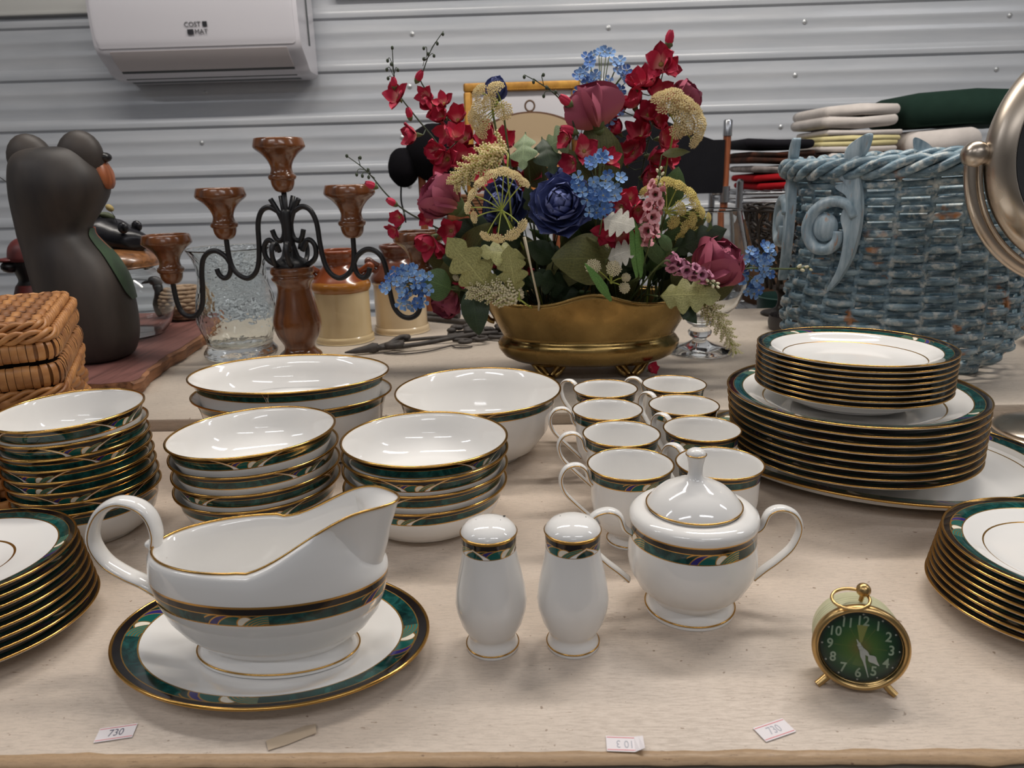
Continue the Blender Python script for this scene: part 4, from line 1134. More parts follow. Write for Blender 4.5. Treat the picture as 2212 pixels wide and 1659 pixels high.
# blossoms of unit size 1 = diameter
RP = [petal('petal', M_REDP, .60, .44, .6, .12, ruff=.07), petal('petal', M_REDP, .50, .44, 1.0, .3, ruff=.09), petal('petal', M_REDD, .58, .42, .4, .1, ruff=.08), petal('petal', M_REDP, .62, .38, .2, .2, ruff=.05)]
CALYX = MB().lathe(smooth_prof([(0, -.22), (.03, -.20), (.07, -.06), (.10, .0), (.05, .05), (0, .06)], 2), 8).mesh('blossom', M_STEM, 180)
THROAT = MB().blob((0, 0, .03), (.07, .07, .06), 8, 0).lathe([(0, -.25), (.035, -.2), (.09, -.02), (.0, .02)], 8, 1).mesh('blossom', [M_STAMEN, M_STEM], 180)
BUDM = None
def bud_mesh(mat, n=5):
    mb = MB().lathe([(0, -.60), (.06, -.55), (.16, -.42), (.22, -.25), (.20, -.16), (0, -.1)], 10, 1)
    for k in range(n):
        a = 2*math.pi*k/n; r_ = []
        for z, w_, o in ((-.32, .10, .15), (-.12, .20, .25), (.12, .22, .26), (.32, .15, .20), (.46, .03, .13)):
            r_.append([((o-.02*u*u*4)*math.cos(a+u*w_/max(o, .1)*1.3), (o-.02*u*u*4)*math.sin(a+u*w_/max(o, .1)*1.3), z) for u in (-1, -.5, 0, .5, 1)])
        mb.loft(r_, 0, (False, False), False, uvs=[(0, v) for v in (.3, .5, .7, .8, .95) for _ in range(5)])
    mb.blob((0, 0, .05), (.17, .17, .33), 8, 0)
    return mb.mesh('bud', [mat, M_STEM], 180)
BUDR = bud_mesh(M_REDP)
def blossom(par, p, base, size, d, pets, n, lean=50, twist=None, name='blossom', heart=None):
    M = T(*(Vector(p)-Vector(base))) @ aim(d, rf.uniform(0, 6)) @ SC(size)
    o = part(name, heart or THROAT, par, M)
    for k in range(n):
        a = 2*math.pi*k/n+rf.uniform(-.2, .2)
        part('petal', rf.choice(pets), o, RZ(a) @ T(0, .03, .0) @ RX(R(90-lean+rf.uniform(-14, 14))) @ RZ(0))
    return o
LARK = [
  ('leftmost tall red larkspur spray, ending in a bare tip of tiny dark buds', [(.004, 1.2, .131), (-.046, 1.194, .215), (-.087, 1.189, .288), (-.13, 1.183, .369), (-.165, 1.177, .416), (-.188, 1.171, .449), (-.193, 1.166, .477), (-.192, 1.16, .51)], [(-.192, 1.154, .463, .0184, 1), (-.187, 1.159, .442, .0312, 0), (-.174, 1.165, .421, .02, 1), (-.165, 1.165, .391, .0328, 0), (-.135, 1.171, .365, .0344, 0), (-.12, 1.171, .355, .0387, 0), (-.097, 1.171, .354, .0359, 0), (-.091, 1.177, .34, .0331, 0), (-.106, 1.171, .384, .033, 0), (-.071, 1.177, .316, .0331, 0)], [(-.192, 1.16, .511), (-.2, 1.16, .494), (-.202, 1.16, .482), (-.201, 1.16, .47), (-.186, 1.16, .481), (-.195, 1.16, .489)]),
  ('red larkspur spray behind the leftmost one, ending in a long thin forked green tip', [(.012, 1.25, .123), (-.043, 1.246, .263), (-.074, 1.243, .333), (-.102, 1.239, .387), (-.132, 1.235, .429), (-.161, 1.231, .469), (-.159, 1.228, .483), (-.144, 1.224, .515), (-.123, 1.22, .541)], [(-.163, 1.216, .478, .0223, 1), (-.153, 1.219, .45, .0239, 0), (-.145, 1.223, .437, .0315, 0), (-.127, 1.223, .438, .0255, 0), (-.129, 1.223, .418, .0315, 0), (-.121, 1.227, .397, .0346, 0), (-.107, 1.227, .413, .0346, 0), (-.097, 1.227, .386, .0361, 0), (-.083, 1.227, .365, .0346, 0), (-.102, 1.227, .366, .0346, 0), (-.068, 1.227, .379, .0331, 0)], [(-.124, 1.22, .537), (-.154, 1.22, .518), (-.139, 1.22, .507), (-.148, 1.22, .51), (-.155, 1.22, .503), (-.133, 1.22, .524)]),
  ('red larkspur spray reaching low left over the candelabrum, with a long curled budded tip', [(-.018, 1.16, .138), (-.074, 1.152, .206), (-.111, 1.145, .239), (-.148, 1.138, .261), (-.184, 1.13, .283), (-.208, 1.122, .307), (-.225, 1.115, .331), (-.239, 1.108, .347), (-.257, 1.1, .362)], [(-.226, 1.103, .321, .0203, 1), (-.199, 1.11, .296, .0204, 1), (-.19, 1.118, .274, .0233, 0), (-.195, 1.118, .257, .0247, 0), (-.144, 1.126, .242, .0441, 0), (-.116, 1.133, .251, .0319, 0), (-.124, 1.133, .223, .0305, 0), (-.149, 1.126, .272, .0234, 0), (-.107, 1.133, .226, .0278, 0)], [(-.257, 1.1, .362), (-.238, 1.1, .359), (-.228, 1.1, .342), (-.245, 1.1, .336), (-.237, 1.1, .334), (-.228, 1.1, .332)]),
  ('tallest red larkspur spray, rising to a single bud at the top right of the bouquet', [(.118, 1.21, .127), (.154, 1.209, .238), (.171, 1.207, .295), (.184, 1.206, .358), (.192, 1.204, .398), (.2, 1.203, .444), (.209, 1.201, .483), (.218, 1.2, .513)], [(.212, 1.188, .516, .0247, 1), (.201, 1.189, .481, .0408, 0), (.209, 1.189, .475, .0291, 0), (.168, 1.191, .45, .0379, 0), (.183, 1.191, .453, .0379, 0), (.164, 1.192, .423, .0394, 0), (.197, 1.191, .44, .035, 0), (.184, 1.192, .411, .0365, 0), (.145, 1.192, .419, .0263, 0), (.195, 1.192, .401, .0351, 0), (.141, 1.192, .387, .0321, 0), (.174, 1.194, .378, .0439, 0), (.161, 1.194, .358, .0439, 0), (.202, 1.192, .377, .0365, 0), (.189, 1.194, .351, .0439, 0), (.15, 1.194, .345, .0366, 0), (.211, 1.194, .347, .0366, 0), (.136, 1.194, .352, .0351, 0), (.18, 1.195, .32, .0395, 0)], [(.218, 1.2, .515), (.217, 1.2, .509)]),
  ('thin red larkspur spray in front of the framed picture, arching tip of tiny green buds', [(.079, 1.14, .14), (.103, 1.137, .279), (.092, 1.134, .336), (.075, 1.131, .378), (.06, 1.129, .416), (.042, 1.126, .438), (.019, 1.123, .454), (-.002, 1.12, .465)], [(.056, 1.117, .429, .0246, 1), (.06, 1.119, .389, .0274, 1), (.082, 1.119, .36, .0329, 0), (.068, 1.122, .345, .0302, 0), (.116, 1.122, .345, .0289, 0), (.058, 1.119, .378, .0247, 0)], [(-.002, 1.12, .462), (.025, 1.12, .464), (.011, 1.12, .455), (.042, 1.12, .441), (.025, 1.12, .436), (.029, 1.12, .447)]),
  ('dark red larkspur spray in the middle of the bouquet, behind the cream umbel', [(.036, 1.26, .12), (.006, 1.26, .238), (-.015, 1.26, .313), (-.04, 1.26, .372), (-.049, 1.26, .393)], [(-.054, 1.248, .392, .0352, 0), (-.036, 1.248, .373, .0397, 0), (-.06, 1.248, .365, .0336, 0), (-.02, 1.248, .342, .0397, 0), (.002, 1.248, .333, .0352, 0), (-.044, 1.248, .339, .0336, 0), (-.011, 1.248, .313, .0336, 0), (-.06, 1.248, .322, .0352, 0), (-.074, 1.248, .34, .0336, 0)], []),
  ('bright red larkspur spray low at centre right, beside the pink snapdragon', [(.103, 1.13, .141), (.129, 1.117, .205), (.144, 1.103, .26), (.153, 1.09, .287)], [(.132, 1.078, .282, .033, 0), (.155, 1.078, .279, .033, 0), (.144, 1.078, .294, .0264, 0), (.132, 1.091, .245, .0414, 0), (.116, 1.091, .248, .0321, 0), (.149, 1.091, .241, .0294, 0), (.166, 1.091, .254, .0267, 0), (.125, 1.091, .268, .0267, 0)], []),
  ('dark red larkspur spray low at the left, half hidden by the oak-like leaves', [(.012, 1.2, .127), (-.047, 1.18, .18), (-.081, 1.16, .205), (-.115, 1.14, .219)], [(-.11, 1.128, .22, .0304, 0), (-.092, 1.148, .196, .0338, 0), (-.058, 1.148, .227, .038, 0), (-.046, 1.168, .2, .0358, 0), (-.079, 1.148, .231, .0309, 0), (-.024, 1.168, .203, .0358, 0), (-.099, 1.148, .179, .0281, 0), (-.01, 1.168, .181, .0315, 0), (-.041, 1.168, .232, .0286, 0)], []),
]
UMB = [
  ('cream lace umbel at the upper left, in front of the blue bud', (-.018, 1.17, .144), (-.034, 1.13, .426), [(-.043, 1.12, .449, .0235), (-.066, 1.12, .445, .0221), (-.052, 1.12, .43, .0249), (-.032, 1.12, .418, .0235), (-.069, 1.12, .422, .0249), (-.06, 1.12, .405, .0235), (-.076, 1.12, .41, .0208), (-.065, 1.12, .391, .0208), (-.071, 1.12, .402, .0208)]),
  ('cream lace umbel seen from below with green spokes, left of the blue peony', (.025, 1.1, .155), (-.037, 1.06, .283), [(-.047, 1.04, .331, .0221), (-.032, 1.04, .334, .0221), (-.018, 1.04, .329, .0208), (-.063, 1.04, .321, .0208), (-.006, 1.04, .32, .0182), (-.075, 1.04, .306, .0182), (-.082, 1.04, .289, .0169), (-.074, 1.04, .276, .0156), (-.059, 1.04, .25, .0169), (-.043, 1.04, .247, .0195), (-.022, 1.04, .252, .0221), (-.009, 1.04, .263, .0182)]),
  ('large cream lace umbel at the upper right, beside the mauve rose', (.191, 1.2, .165), (.219, 1.16, .396), [(.194, 1.15, .432, .0256), (.211, 1.15, .436, .0284), (.229, 1.15, .425, .0298), (.204, 1.15, .419, .027), (.224, 1.15, .41, .0298), (.244, 1.15, .413, .0284), (.253, 1.15, .397, .027), (.235, 1.15, .394, .0284), (.251, 1.15, .381, .0242), (.222, 1.15, .387, .0242), (.246, 1.15, .371, .0199)]),
  ('yellowish lace umbel right of the pink snapdragon', (.2, 1.16, .156), (.203, 1.12, .271), [(.184, 1.11, .312, .0206), (.2, 1.11, .314, .022), (.217, 1.11, .309, .022), (.234, 1.11, .297, .0233), (.241, 1.11, .284, .0233), (.171, 1.11, .302, .0192), (.221, 1.11, .277, .0206), (.239, 1.11, .261, .0206), (.229, 1.11, .251, .0192), (.212, 1.11, .258, .0192), (.252, 1.11, .27, .0165), (.262, 1.11, .263, .0137)]),
  ('yellowish lace umbel low at the right above the mauve magnolia', (.205, 1.19, .136), (.253, 1.15, .22), [(.243, 1.14, .242, .0254), (.26, 1.14, .236, .0268), (.274, 1.14, .228, .0225), (.254, 1.14, .228, .0239), (.233, 1.14, .232, .0225), (.282, 1.14, .22, .0183)]),
  ('two small round cream button umbels near the brass rim', (.144, 1.12, .142), (.119, 1.08, .176), [(.09, 1.05, .203, .0198), (.119, 1.05, .2, .0198), (.139, 1.07, .184, .0119), (.137, 1.07, .169, .0146), (.107, 1.1, .225, .0172)]),
  ('cream lace umbel at the far left, low above the brass rim', (-.063, 1.18, .144), (-.094, 1.14, .208), [(-.093, 1.13, .189, .014), (-.112, 1.13, .181, .0112), (-.101, 1.13, .199, .0126), (-.088, 1.13, .2, .0126), (-.108, 1.13, .192, .0112)]),
]
SPRAY = [
  ('cream astilbe plume arching over the red flowers, left of centre', [(-.015, 1.08, .213), (-.027, 1.078, .317), (-.028, 1.077, .36), (-.051, 1.075, .355), (-.077, 1.073, .342), (-.093, 1.072, .328), (-.102, 1.07, .319)], .0291),
  ('cream astilbe plume lying on the left of the brass rim', [(.017, 1.07, .146), (-.003, 1.068, .147), (-.023, 1.066, .161), (-.05, 1.064, .169), (-.073, 1.062, .173), (-.086, 1.06, .172)], .0301),
  ('cream astilbe plume drooping over the right side of the brass planter', [(.202, 1.09, .152), (.235, 1.088, .152), (.256, 1.086, .142), (.277, 1.084, .117), (.292, 1.082, .093), (.306, 1.08, .065)], .0254),
]
BLUE = [
  ('pale blue forget-me-not cluster at the top, behind the mauve bud', (.116, 1.27, .157), (.116, 1.22, .467), .0389, .0463, 34),
  ('blue forget-me-not cluster hanging from the top one toward the red larkspur', (.122, 1.25, .159), (.127, 1.2, .42), .0191, .0323, 14),
  ('pale blue forget-me-not cluster in the centre, right of the blue peony', (.101, 1.11, .179), (.099, 1.06, .313), .0325, .0403, 32),
  ('blue forget-me-not cluster at far left, hanging beside the iron arm', (-.068, 1.13, .137), (-.179, 1.08, .175), .037, .0291, 30),
  ('blue forget-me-not cluster at the far right, beyond the mauve magnolia', (.224, 1.17, .139), (.338, 1.12, .186), .0247, .0412, 24),
]
PEONY = [
  ('big ruffled dark blue peony in the centre of the bouquet', 'full', (.046, 1.12, .151), (.047, 1.08, .289), .0939, (-.15, -.85, .5)),
  ('dark blue peony behind the green-spoked umbel', 'full', (-.011, 1.17, .144), (-.038, 1.13, .29), .0817, (-.5, -.6, .1)),
  ('small blue peony bud above the bouquet, behind the upper cream umbel', 'bud', (-.003, 1.24, .132), (-.045, 1.2, .456), .047, (.15, -.2, 1)),
  ('dark blue peony half hidden behind the centre one', 'full', (.09, 1.24, .13), (.062, 1.2, .323), .0662, (.2, -.4, .8)),
  ('tall closed mauve magnolia bud at the top centre', 'bud', (.109, 1.19, .138), (.099, 1.15, .417), .0648, (-.25, -.25, .95)),
  ('ruffled mauve rose facing sideways at the left of the bouquet', 'cup', (-.032, 1.14, .149), (-.127, 1.1, .305), .0862, (-.75, -.35, .6)),
  ('big open mauve magnolia drooping over the right of the planter', 'cup', (.193, 1.12, .148), (.273, 1.08, .203), .1045, (.35, -.5, .65)),
  ('mauve rose drooping under the blue cluster at the far left', 'cup', (-.062, 1.17, .134), (-.13, 1.13, .142), .0637, (-.5, -.5, -.6)),
  ('mauve rose half hidden behind the upper right umbel', 'cup', (.205, 1.28, .121), (.25, 1.24, .441), .0653, (.5, -.3, .6)),
]
SNAP = [
  ('pink snapdragon spike standing at centre right', [(.156, 1.06, .158), (.167, 1.056, .224), (.167, 1.052, .25), (.172, 1.048, .288), (.177, 1.044, .315), (.179, 1.04, .336)], 0, .0221),
  ('lilac pink snapdragon spike leaning to the right, low by the rim', [(.147, 1.04, .175), (.181, 1.036, .206), (.204, 1.032, .203), (.227, 1.028, .195), (.246, 1.024, .185), (.259, 1.02, .175)], 1, .0191),
  ('thin spike of tiny cream buds pointing far right toward the blue basket', [(.214, 1.12, .147), (.302, 1.116, .181), (.355, 1.112, .186), (.381, 1.108, .186), (.4, 1.104, .187), (.412, 1.1, .189)], 2, .0082),
]
LEAF = [
  ('broad olive leaf below the blue peony', 'ovate', (.127, 1.1, .207), (.031, 1.06, .214), .075, (0, -1, .2)),
  ('tall broad olive leaf behind the mauve bud', 'ovate', (.119, 1.16, .312), (.096, 1.16, .408), .07, (0, -1, .3)),
  ('olive leaf left of the tall broad one', 'ovate', (.113, 1.17, .284), (.053, 1.16, .367), .052, (0, -1, .3)),
  ('pale green lobed leaf in front of the framed picture', 'lobed', (.022, 1.15, .361), (.065, 1.13, .385), .05, (.2, -1, .5)),
  ('pale green hanging lobed leaf by the framed picture', 'lobed', (-.002, 1.15, .39), (-.006, 1.12, .341), .046, (-.3, -1, .1)),
  ('dark green drooping lobed leaf right of the picture', 'lobed', (.022, 1.15, .383), (.037, 1.12, .334), .052, (.3, -1, .1)),
  ('yellow green oak-like leaf at the lower left', 'oak', (-.05, 1.07, .161), (-.107, 1.04, .242), .062, (-.2, -1, .3)),
  ('second oak-like leaf bending right at the lower left', 'oak', (-.002, 1.08, .213), (-.067, 1.05, .227), .046, (0, -.8, .6)),
  ('olive oak-like leaf standing upright above the rim', 'oak', (-.02, 1.07, .161), (-.028, 1.05, .229), .046, (0, -1, .3)),
  ('round green leaf beside the far left blue cluster', 'ovate', (-.117, 1.1, .168), (-.161, 1.08, .189), .05, (0, -1, .5)),
  ('dark olive leaf hanging over the left planter handle', 'ovate', (-.084, 1.08, .174), (-.075, 1.06, .105), .044, (-.2, -1, .1)),
  ('dark green leaf hanging over the right planter handle', 'lance', (.217, 1.06, .144), (.239, 1.05, .118), .022, (.2, -1, .2)),
  ('big pale olive leaf under the lilac snapdragon', 'oak', (.185, 1.07, .156), (.263, 1.05, .158), .058, (0, -1, .6)),
  ('long green grass blade lying right of centre', 'grass', (.116, 1.05, .154), (.075, 1.02, .213), .014, (0, -1, .3)),
  ('tall green grass blade before the pink snapdragon', 'grass', (.153, 1.06, .185), (.139, 1.04, .264), .012, (0, -1, .3)),
  ('second tall green grass blade beside the pink snapdragon', 'grass', (.159, 1.06, .185), (.145, 1.04, .267), .013, (.4, -1, 0)),
  ('small green leaf right of the pink snapdragon', 'ovate', (.199, 1.05, .224), (.177, 1.04, .248), .018, (0, -1, .3)),
  ('white dusty lobed leaf at the centre right', 'oak', (.102, 1.05, .268), (.141, 1.03, .259), .046, (0, -1, .5)),
  ('second white dusty lobed leaf lower at the centre right', 'oak', (.111, 1.07, .211), (.147, 1.05, .225), .046, (0, -1, .7)),
  ('green toothed leaf at the right edge, behind the snapdragon', 'ovate', (.207, 1.14, .276), (.22, 1.13, .336), .046, (.4, -1, .2)),
  ('small olive leaf pointing right under the upper right umbel', 'lance', (.199, 1.15, .353), (.241, 1.15, .356), .018, (0, -1, .8)),
]
FOL = [
  ('left', [(-.096, 1.168, .198, .055, -.87, .46), (-.034, 1.212, .141, .058, .07, .35), (-.1, 1.146, .2, .082, .66, .83), (-.043, 1.157, .192, .072, .46, .87), (-.036, 1.193, .194, .074, .01, .26), (-.078, 1.232, .191, .08, .1, .37), (-.035, 1.226, .155, .08, .02, .47), (-.061, 1.139, .178, .061, .63, .14), (-.114, 1.154, .164, .069, -.06, .41), (-.024, 1.17, .189, .057, .27, .35), (-.086, 1.158, .154, .07, .81, .19), (-.117, 1.212, .184, .072, -.53, .4), (-.099, 1.125, .179, .074, .79, .96), (-.049, 1.122, .145, .06, .93, .8), (-.084, 1.194, .134, .079, -.41, .27), (-.076, 1.166, .195, .084, -.34, .11)]),
  ('centre left', [(-.034, 1.214, .242, .063, -.42, .19), (.053, 1.145, .213, .052, -.89, .25), (.025, 1.125, .25, .067, -.5, 1.0), (-.028, 1.213, .194, .064, .98, .53), (-.015, 1.124, .219, .065, -.5, .9), (.038, 1.124, .207, .059, -.52, .29), (-.017, 1.137, .159, .052, .86, .61), (.058, 1.228, .207, .073, .58, .77), (.009, 1.145, .256, .081, .8, .93), (-.007, 1.216, .176, .072, .63, .58), (.023, 1.152, .18, .082, .91, .17), (.054, 1.2, .135, .052, .8, .21), (.051, 1.127, .185, .056, .27, .61), (.031, 1.146, .149, .05, .84, .11), (.046, 1.217, .247, .077, .76, .6), (.046, 1.201, .237, .062, .78, .8)]),
  ('centre', [(.075, 1.123, .184, .051, .19, .54), (.118, 1.137, .174, .063, .54, .57), (.029, 1.219, .14, .053, .09, .44), (.11, 1.148, .201, .067, .93, .19), (.041, 1.226, .162, .068, -.13, .87), (.116, 1.226, .216, .057, -.4, .85), (.071, 1.14, .156, .081, -.65, .23), (.082, 1.185, .195, .082, .42, .11), (.061, 1.178, .175, .075, -.03, .17), (.053, 1.163, .148, .077, .97, .66), (.099, 1.158, .171, .082, -.07, .92), (.062, 1.214, .137, .071, -.12, .23), (.113, 1.199, .19, .055, -.83, .23), (.12, 1.228, .205, .063, .15, .42), (.094, 1.168, .22, .083, -.64, .69), (.06, 1.123, .206, .051, .9, .85)]),
  ('centre right', [(.205, 1.234, .146, .056, .17, .55), (.176, 1.211, .134, .084, -.77, .69), (.184, 1.194, .161, .079, -.39, .94), (.158, 1.228, .176, .075, -.38, .31), (.151, 1.24, .171, .081, -.2, .46), (.194, 1.169, .221, .05, -.63, .59), (.181, 1.164, .181, .083, .25, .24), (.121, 1.239, .126, .082, .21, .38), (.114, 1.147, .228, .082, .79, .8), (.121, 1.156, .229, .083, -.67, .81), (.19, 1.235, .181, .059, .05, .24), (.115, 1.158, .253, .054, -.88, .99), (.143, 1.204, .142, .076, .31, .96), (.205, 1.187, .165, .074, .45, .6), (.167, 1.221, .233, .067, -.86, .25), (.2, 1.167, .224, .074, .72, .4)]),
  ('right', [(.207, 1.123, .191, .081, -.96, .96), (.201, 1.222, .206, .079, -.54, .6), (.219, 1.142, .16, .079, .99, .74), (.267, 1.166, .134, .08, .67, .63), (.199, 1.229, .158, .061, .29, .91), (.239, 1.196, .219, .059, .72, .7), (.214, 1.195, .134, .062, .67, .9), (.271, 1.199, .134, .074, .21, .57), (.262, 1.13, .195, .075, -.0, .59), (.229, 1.144, .204, .052, .56, .92), (.257, 1.237, .207, .079, .02, .1), (.264, 1.195, .161, .051, .47, .13), (.222, 1.163, .212, .081, .5, .83), (.211, 1.193, .186, .051, -.18, .98), (.248, 1.156, .143, .074, .58, .73), (.21, 1.122, .214, .081, .86, .35)]),
  ('back', [(.148, 1.27, .269, .079, -.36, .66), (-.021, 1.222, .262, .059, -.43, .92), (-.063, 1.227, .23, .085, -.67, .18), (-.039, 1.274, .201, .081, -.0, .2), (.007, 1.299, .264, .056, -.51, .86), (-.071, 1.244, .199, .07, .32, .92), (-.083, 1.234, .218, .075, -.95, .79), (-.045, 1.223, .302, .061, -.34, .98), (.1, 1.299, .275, .056, -.57, .96), (.22, 1.298, .228, .052, .81, .73), (.115, 1.228, .214, .057, -.72, .53), (.075, 1.249, .254, .076, .68, .78), (-.092, 1.238, .31, .058, .15, .28), (.102, 1.249, .28, .075, .89, .27), (.008, 1.237, .197, .051, -.62, .84), (.139, 1.26, .197, .051, -.39, .75), (.025, 1.25, .309, .066, -.29, .5), (-.062, 1.283, .325, .076, -.16, .2), (-.009, 1.292, .251, .067, .95, .57), (-.048, 1.268, .246, .071, .45, .12), (.038, 1.231, .222, .051, -.63, .36), (.039, 1.271, .284, .056, -.31, .71)]),
]
STICK = ((0.013, 1.05, 0.153), (-0.006, 1.03, 0.248))
FALLEN = (0.185, 1.1, 0.033)

def larkspur(label, P, B, TIPS):
    base = P[0]; base = (base[0], base[1], .1085)
    t = stem_thing('larkspur_stem', label, 'flower', base, GRP)
    P = [base]+P[1:]
    L = [Vector(p)-Vector(base) for p in P]; path = smooth_path(L, 5)
    part('stem', MB().tube(path, [.0019-.0013*i/(len(path)-1) for i in range(len(path))], 6).mesh('stem', M_STEMD, 180), t)
    ped = MB()
    for x, y, z, s, k in B:
        p = Vector((x, y, z)); q = min(path, key=lambda a: (a+Vector(base)-p).length)+Vector(base)
        d = ((p-q).normalized()*.9 + outward(p, .8, .7)).normalized()
        if k:
            d = ((p-q).normalized()*.4+(path[-1]-path[-6]).normalized()).normalized()
            part('bud', BUDR, t, T(*(p-Vector(base))) @ aim(d, rf.uniform(0, 6)) @ SC(s*1.05))
            e = p-d*s*.55
        else:
            blossom(t, p, base, s*1.36, d, RP, 5, 60); e = p-d*s*.22
        ped.tube([q-Vector(base), (q.lerp(e, .5)-Vector(base))-Vector((0, 0, .004)), e-Vector(base)], .0009, 5)
    part('pedicels', ped.mesh('pedicels', M_STEMD, 180), t, kind='stuff')
    tb_ = MB()
    for i, p in enumerate(TIPS):
        p = Vector(p); q = min(path[len(path)//2:], key=lambda a: (a+Vector(base)-p).length)
        e = p-Vector(base)
        if (q-e).length > .004: tb_.tube(smooth_path([q-(path[-1]-path[-4])*.5, q.lerp(e, .6)+Vector((0, 0, .003)), e], 3), .0006, 4)
        tb_.blob(e, (.0023, .0023, .0030), 6)
    if TIPS: part('tip_buds', tb_.mesh('tip_buds', M_STEMD, 180), t, kind='stuff')
for r_ in LARK: larkspur(*r_)

# lace umbels
def octa(mb, c, r_):
    mb.add([(c[0]+r_, c[1], c[2]), (c[0]-r_, c[1], c[2]), (c[0], c[1]+r_, c[2]), (c[0], c[1]-r_, c[2]), (c[0], c[1], c[2]+r_), (c[0], c[1], c[2]-r_)],
           [[0, 2, 4], [2, 1, 4], [1, 3, 4], [3, 0, 4], [2, 0, 5], [1, 2, 5], [3, 1, 5], [0, 3, 5]])
def head_mesh(mat):
    mb = MB()
    for i in range(70):
        f = math.sqrt((i+.5)/70); a = i*2.399963; r_ = .5*f
        octa(mb, (r_*math.cos(a), r_*math.sin(a), .20*(1-f*f)+rf.uniform(-.02, .03)), .064)
    for i in range(12):
        a = 2*math.pi*i/12; mb.tube([(0, 0, -.16), (.25*math.cos(a), .25*math.sin(a), -.02), (.42*math.cos(a), .42*math.sin(a), .02)], .012, 4)
    return mb.mesh('umbellet', mat, 0)
HEADS = {0: head_mesh(M_LACE), 1: head_mesh(M_LACEW), 2: head_mesh(M_LACEY)}
for i, (label, base, hub, heads) in enumerate(UMB):
    base = (max(PX-.10, min(PX+.10, base[0])), 1.20+.006*(i % 4), .1085)
    t = stem_thing('lace_umbel', label, 'flower', base, GRP); b0 = Vector(base)
    hb = Vector(hub)-b0
    part('stem', MB().tube(smooth_path([(0, 0, 0), hb*.5+Vector((0, .012, .02)), hb], 6), .0015, 6).mesh('stem', M_SPOKE if i in (1, 2) else M_STEM, 180), t)
    rays = MB()
    for x, y, z, s in heads:
        e = Vector((x, y, z))-b0; d = (e-hb).normalized() if (e-hb).length > .006 else Vector((0, -1, .2))
        fd = (d*.9+Vector((0, -.55, .25))).normalized() if i not in (1,) else (d*1.0+Vector((0, -.15, .1))).normalized()
        if i == 5: fd = Vector((rf.uniform(-.2, .2), -1, .3)).normalized()
        part('umbellet', HEADS[2 if i in (3, 4) else 1 if i in (5, 6) else 0], t, T(*e) @ aim(fd, rf.uniform(0, 6)) @ SC(s*1.12))
        rays.tube(smooth_path([hb, hb.lerp(e-fd*s*.17, .5)+Vector((0, 0, .002)), e-fd*s*.17], 3), .0009, 5)
    rays.blob(hb, .0024, 8)
    part('rays', rays.mesh('rays', M_SPOKE, 180), t)
# plumes of tiny beads
def branchlet(mat):
    mb = MB(); mb.tube([(0, 0, 0), (0, 0, .5), (.04, 0, 1)], .03, 4, mat=1)
    for k in range(20):
        z = .15+.85*k/19; a = k*2.4; r_ = .13*(1.15-z*.6)
        octa(mb, (r_*math.cos(a)+.04*z, r_*math.sin(a), z), .075*(1.2-.4*z))
    return mb.mesh('branchlet', [mat, M_SPOKE], 0)
BR = branchlet(M_LACEW); BRY = branchlet(M_LACE)
for i, (label, P, w_) in enumerate(SPRAY):
    base = (max(PX-.11, min(PX+.11, P[0][0])), 1.205, .1085); b0 = Vector(base)
    t = stem_thing('astilbe_plume', label, 'flower', base, GRP)
    path = smooth_path([Vector((0, 0, 0))]+[Vector(p)-b0 for p in P[1:]], 8)
    part('stem', MB().tube(path, .0013, 6).mesh('stem', M_SPOKE, 180), t)
    n = 54; m0 = int(len(path)*.34)
    for k in range(n):
        f = k/(n-1); j = m0+int(f*(len(path)-2-m0)); p = path[j]; tg = (path[j+1]-path[j]).normalized()
        a = k*2.4; side = (tg.cross(Vector((0, 0, 1))).normalized()*math.cos(a)+tg.cross(Vector((0, 1, 0))).normalized()*math.sin(a))
        d = (tg*.8+side).normalized()
        part('branchlet', BRY if i == 0 else BR, t, T(*p) @ aim(d) @ SC(w_*(1.05-.55*f)))
# forget-me-nots
def floret_mesh(mat, n=5, L=.46, Wd=.44):
    mb = MB()
    for k in range(n):
        a = 2*math.pi*k/n
        vs = []; fs = []; uv = []
        for j, (v, w_) in enumerate(((0, .12), (.4, .7), (.75, 1.), (1, .55))):
            for u in (-1, 0, 1):
                x, y, z = u*Wd*.5*w_, .06+L*v, .10*v*v+.05*u*u
                vs.append((x*math.cos(a)-y*math.sin(a), x*math.sin(a)+y*math.cos(a), z)); uv.append((u, v))
        for j in range(3):
            for i in range(2): fs.append([j*3+i, j*3+i+1, j*3+i+4, j*3+i+3])
        mb.add(vs, fs, 0, [[uv[q] for q in f] for f in fs])
    mb.blob((0, 0, .02), (.07, .07, .05), 6, 1)
    mb.tube([(0, 0, 0), (0, 0, -.30)], [.06, .02], 5, mat=2)
    return mb.mesh('floret', [mat, M_STAMEN, M_SPOKE], 180)
FB = [floret_mesh(M_SKY), floret_mesh(M_SKY, 4), floret_mesh(M_SKYD)]
